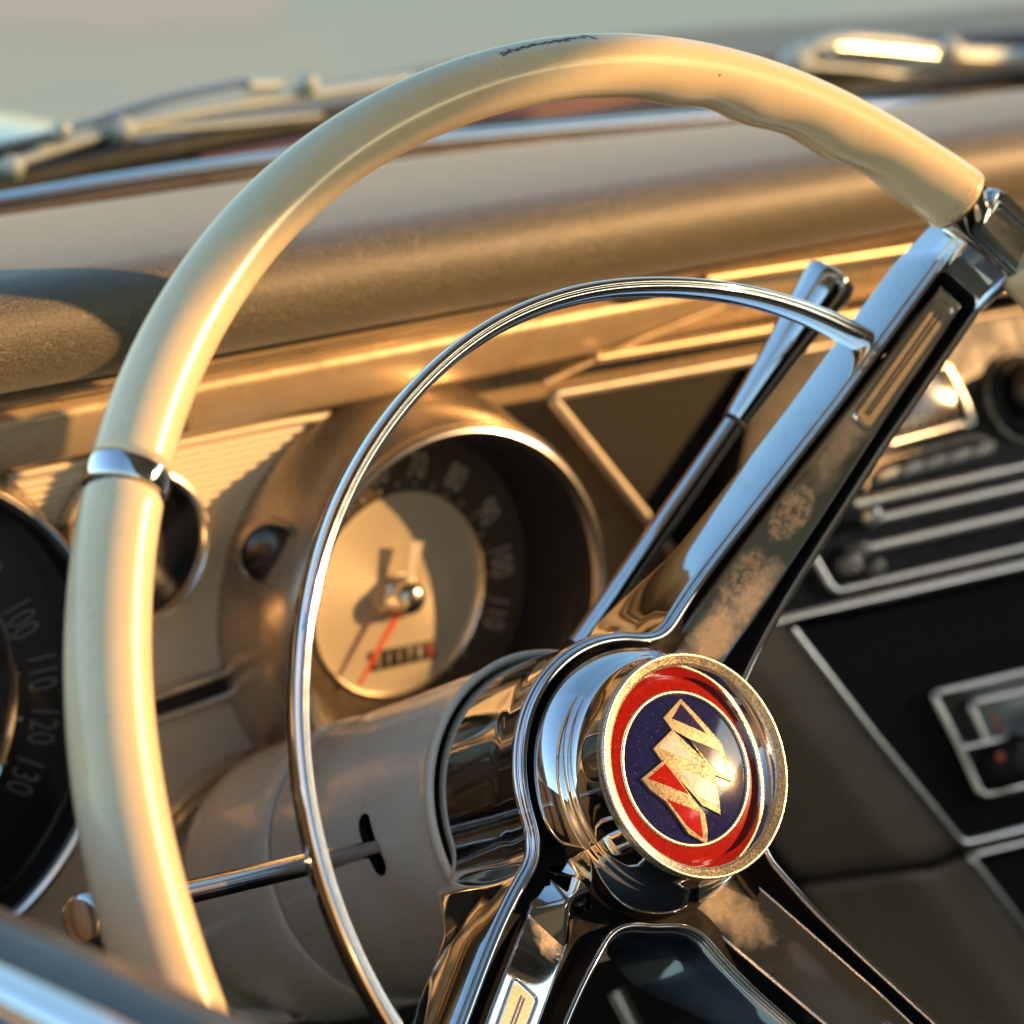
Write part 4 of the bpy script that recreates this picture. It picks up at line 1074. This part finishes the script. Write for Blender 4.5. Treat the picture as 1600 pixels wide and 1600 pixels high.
# brake pedal arm and under-column bracket
pa = aty(962, 1545, .20); pb = aty(1010, 1640, .19)
ped = thing('pedal_arm', 'dull metal pedal arm in the dark space below the hub', 'pedal', loc=pa)
tube('arm', [pa, (pa+pb)/2, pb], [.0060, .0060, .0060], STEEL, ped, seg=12, loc=pa, flat=.4)
tube('pad', [pb+np.array([-.025, 0, 0]), pb+np.array([.03, 0, 0])], [.012, .012], RUBBER, ped, seg=12, loc=pa, flat=.4)
br = [aty(*p, .20) for p in ((380, 1592), (450, 1585), (500, 1560), (530, 1545))]
bk = thing('column_bracket', 'pale curved bracket peeping out under the steering column', 'bracket', loc=br[0])
tube('strap', np.array(br), .0055, COLUMN, bk, seg=12, loc=br[0], smoothpath=6, flat=.5)
tube('bolt', [br[1], br[1]+np.array([0, -.006, .004])], .003, STEEL, bk, seg=8, loc=br[0])

# ================================================================== WINDSCREEN, WIPERS, HOOD, DOOR
ws = thing('windshield', 'curved windshield above the dashboard with a bright trim strip along its base', 'windshield', loc=(.4, .43, .1))
tw = [aty(*p, .420) for p in ((-260, 352), (0, 312), (200, 278), (430, 246), (640, 222), (800, 207), (1000, 190), (1250, 172), (1600, 158), (1900, 150))]
tw = catmull(np.array(tw), 8)
tube('base_trim', tw, .0042, CHROME_CLEAN, ws, seg=14, loc=ws.location, flat=.6)
tube('rubber_seal', tw+np.array([0, -.006, -.004]), .0035, RUBBER, ws, seg=10, loc=ws.location)
V = []; nj = 12
for p in tw:
    for j in range(nj):
        q = j/(nj-1); V.append(p+np.array([0, .004-.30*q-.02*q*q, .42*q-.003]))
mk('glass', np.array(V)-np.array(ws.location), grid_faces(len(tw), nj), GLASS, ws)
body = thing('vintage_car', 'dark red and white vintage car round the cabin, its hood beyond the windshield', 'car')
cw = mk('cowl', [(-.8, .428, .094), (1.5, .428, .088), (1.5, .60, .062), (-.8, .60, .072)], [(0, 1, 2, 3)], RUBBER, body, smooth=False)
# hood
def hood_z(x, y): return .060-.020*sstep(.6, 1.0, y)-.09*sstep(.75, 1.25, y)+.010*math.exp(-((x-.62)/.18)**2)
V = []; hx = np.linspace(-.62, 1.7, 60); hy = np.linspace(.60, 1.20, 40)
for x in hx:
    for y in hy: V.append((x, y, float(hood_z(x, y))))
hd = mk('hood', V, grid_faces(60, 40), HOODP, body)
md = hd.modifiers.new('s', 'SOLIDIFY'); md.thickness = .01; md.offset = -1
V = []
for y in np.linspace(.55, 1.5, 30):
    for a in np.linspace(0, math.pi, 14): V.append((.10+.10*math.cos(a)+(y-.55)*.02, y+.18*(1-math.sin(a))*0, .052-.03*sstep(.6, 1.3, y)+.045*math.sin(a)))
fd = mk('fender', V, grid_faces(30, 14), WHITEP, body); fd['label'] = 'pale fender crown at the far left'

def wiper(name, label, arms, blade, joints, Y=.50, grp='windshield wipers'):
    L = aty(*arms[0][0], Y); t = thing(name, label, 'windshield wiper', loc=L, group=grp)
    for pts, r, nm, m in arms_iter(arms):
        tube(nm, [aty(*p, Y+dy) for p, dy in pts], r, m, t, seg=12, loc=L, smoothpath=4, flat=.6)
    for p, r in joints:
        c = aty(*p, Y-.004); lathe('pivot', [(.0001, .006), (r*.7, .005), (r, .002), (r, -.004), (r*.8, -.006)], c, (-.3, -1, .5), WIPER, t, seg=24, loc=L)
    tube('blade', [aty(*p, Y+.01) for p in blade], .0045, RUBBER, t, seg=8, loc=L, smoothpath=4, flat=1.2)
    return t
def arms_iter(arms):
    for i, a in enumerate(arms[1:]): yield [(p, 0.0) for p in a[1]], a[0], a[2], a[3]
wiper('wiper', 'left wiper with slim bright arms and black blade lying across the windshield base',
      [((0, 260),), (.0028, [(-60, 240), (100, 205), (240, 160), (385, 128)], 'upper_link', STEEL), (.0040, [(-60, 285), (10, 258), (100, 228), (190, 200), (330, 170), (480, 148), (640, 122)], 'arm', WIPER),
       (.0052, [(382, 133), (432, 132)], 'clip', WIPER), (.0024, [(60, 232), (190, 206), (340, 196), (500, 180)], 'bridge', WIPER)],
      [(-60, 305), (120, 262), (300, 226), (520, 186), (620, 170)], [((480, 132), .0048), ((190, 203), .0055), ((18, 262), .005), ((95, 205), .004)])
wiper('wiper', 'right wiper with thick bright arm at the upper right behind the rim',
      [((1250, 80),), (.0055, [(1240, 98), (1270, 72), (1320, 62), (1400, 68), (1480, 80), (1760, 92)], 'arm', WIPER), (.0046, [(1300, 72), (1400, 80), (1470, 88)], 'bridge', CHROME_TRIM),
       (.0068, [(1480, 88), (1600, 94), (1760, 100)], 'clip', WIPER), (.0036, [(1240, 100), (1340, 108), (1440, 118), (1560, 100)], 'upper_link', WIPER)],
      [(1080, 112), (1250, 120), (1400, 126), (1760, 136)], [((1246, 96), .008), ((1485, 80), .007)])

# door at the lower left, close to the camera
DX = -.268
def atx(x, y, X): return onp(x, y, (X, 0, 0), (1, 0, 0))
d0 = atx(0, 1438, DX); d1 = atx(360, 1604, DX); dd = d1-d0; dd /= np.linalg.norm(dd)
A0 = d0-dd*.30; A1 = d0+dd*.55
def strip(name, offs, mat, parent=None):
    """cross-section (x outwards, z) swept along the door top"""
    V = []
    for P in np.linspace(A0, A1, 12):
        for ox, oz in offs: V.append(P+np.array([ox, 0, oz]))
    o = mk(name, np.array(V), grid_faces(12, len(offs)), mat, parent or body)
    bm = bmesh.new(); bm.from_mesh(o.data); bmesh.ops.recalc_face_normals(bm, faces=bm.faces); bm.to_mesh(o.data); bm.free(); return auto(o, 50)
door = strip('door', [(.012, -.25), (.012, -.010), (.010, -.004), (.004, .0), (-.004, .0), (-.009, -.002)], paint('dark_door_trim', (.07, .06, .05), .35, .1, .3))
strip('chrome_belt', [(-.009, -.0035), (-.010, -.0015), (-.013, -.0005), (-.018, -.0015), (-.0205, -.004), (-.0205, -.009)], CHROME_CLEAN, door)
strip('window_seal', [(-.0205, -.009), (-.023, -.010), (-.030, -.0105), (-.033, -.012)], RUBBER, door)
strip('outer_skin', [(-.033, -.0125), (-.036, -.0095), (-.045, -.010), (-.065, -.020), (-.075, -.045), (-.080, -.20)], WHITEP, door)
door['label'] = 'driver door top, dark with a chrome strip'

def dcross(name, offs, mat, parent=None):
    V = [(ox+1.15, y-.3, oz) for y in np.linspace(-.9, .75, 10) for ox, oz in offs]
    o = mk(name, V, grid_faces(10, len(offs)), mat, parent or body); return auto(o, 50)
sun_block_door = dcross('door', [(0, -.70), (0, .215), (.006, .232), (.02, .238), (.05, .236)], SEAT)  # unseen passenger door, added with a high sill to shade the radio
dcross('outer_skin', [(.05, .236), (.085, .215), (.11, .05), (.11, -.6)], HOODP, sun_block_door)
# roof over the cabin (its dark lining shows in the chrome)
def roof():
    V = []; n, m = 24, 16
    for i in range(n):
        x = -.26+1.50*i/(n-1)
        for j in range(m):
            y = .10-2.35*j/(m-1); V.append((x, y, .520-.30*float(sstep(-1.5, -2.25, y)) if y > 9 else .520-.30*float(1-sstep(-2.25, -1.45, y))+.045*math.sin(math.pi*i/(n-1))**.6+.02*math.sin(math.pi*j/(m-1))))
    o = mk('roof', V, grid_faces(n, m), LINING, body); md = o.modifiers.new('s', 'SOLIDIFY'); md.thickness = .02
LINING = paint('beige_headliner', (.42, .35, .26), .8, 0, 0)
roof()
# seat behind the wheel (seen in the chrome)
seat = thing('bench_seat', 'brown vinyl bench seat facing the dashboard', 'car seat', loc=(.4, -1.15, -.3))
def cushion(name, c, s):
    bm = bmesh.new(); bmesh.ops.create_cube(bm, size=1)
    for v in bm.verts: v.co = Vector((v.co.x*s[0], v.co.y*s[1], v.co.z*s[2]))+Vector(c)-Vector(seat.location)
    bmesh.ops.bevel(bm, geom=bm.edges[:], offset=.05, segments=4, profile=.5, affect='EDGES')
    me = bpy.data.meshes.new(name); bm.to_mesh(me); bm.free(); me.materials.append(SEAT); o = bpy.data.objects.new(name, me); link(o, seat); auto(o, 60)
cushion('backrest', (.45, -1.20, -.14), (1.40, .18, .72)); cushion('seat_cushion', (.45, -.85, -.42), (1.30, .65, .20))
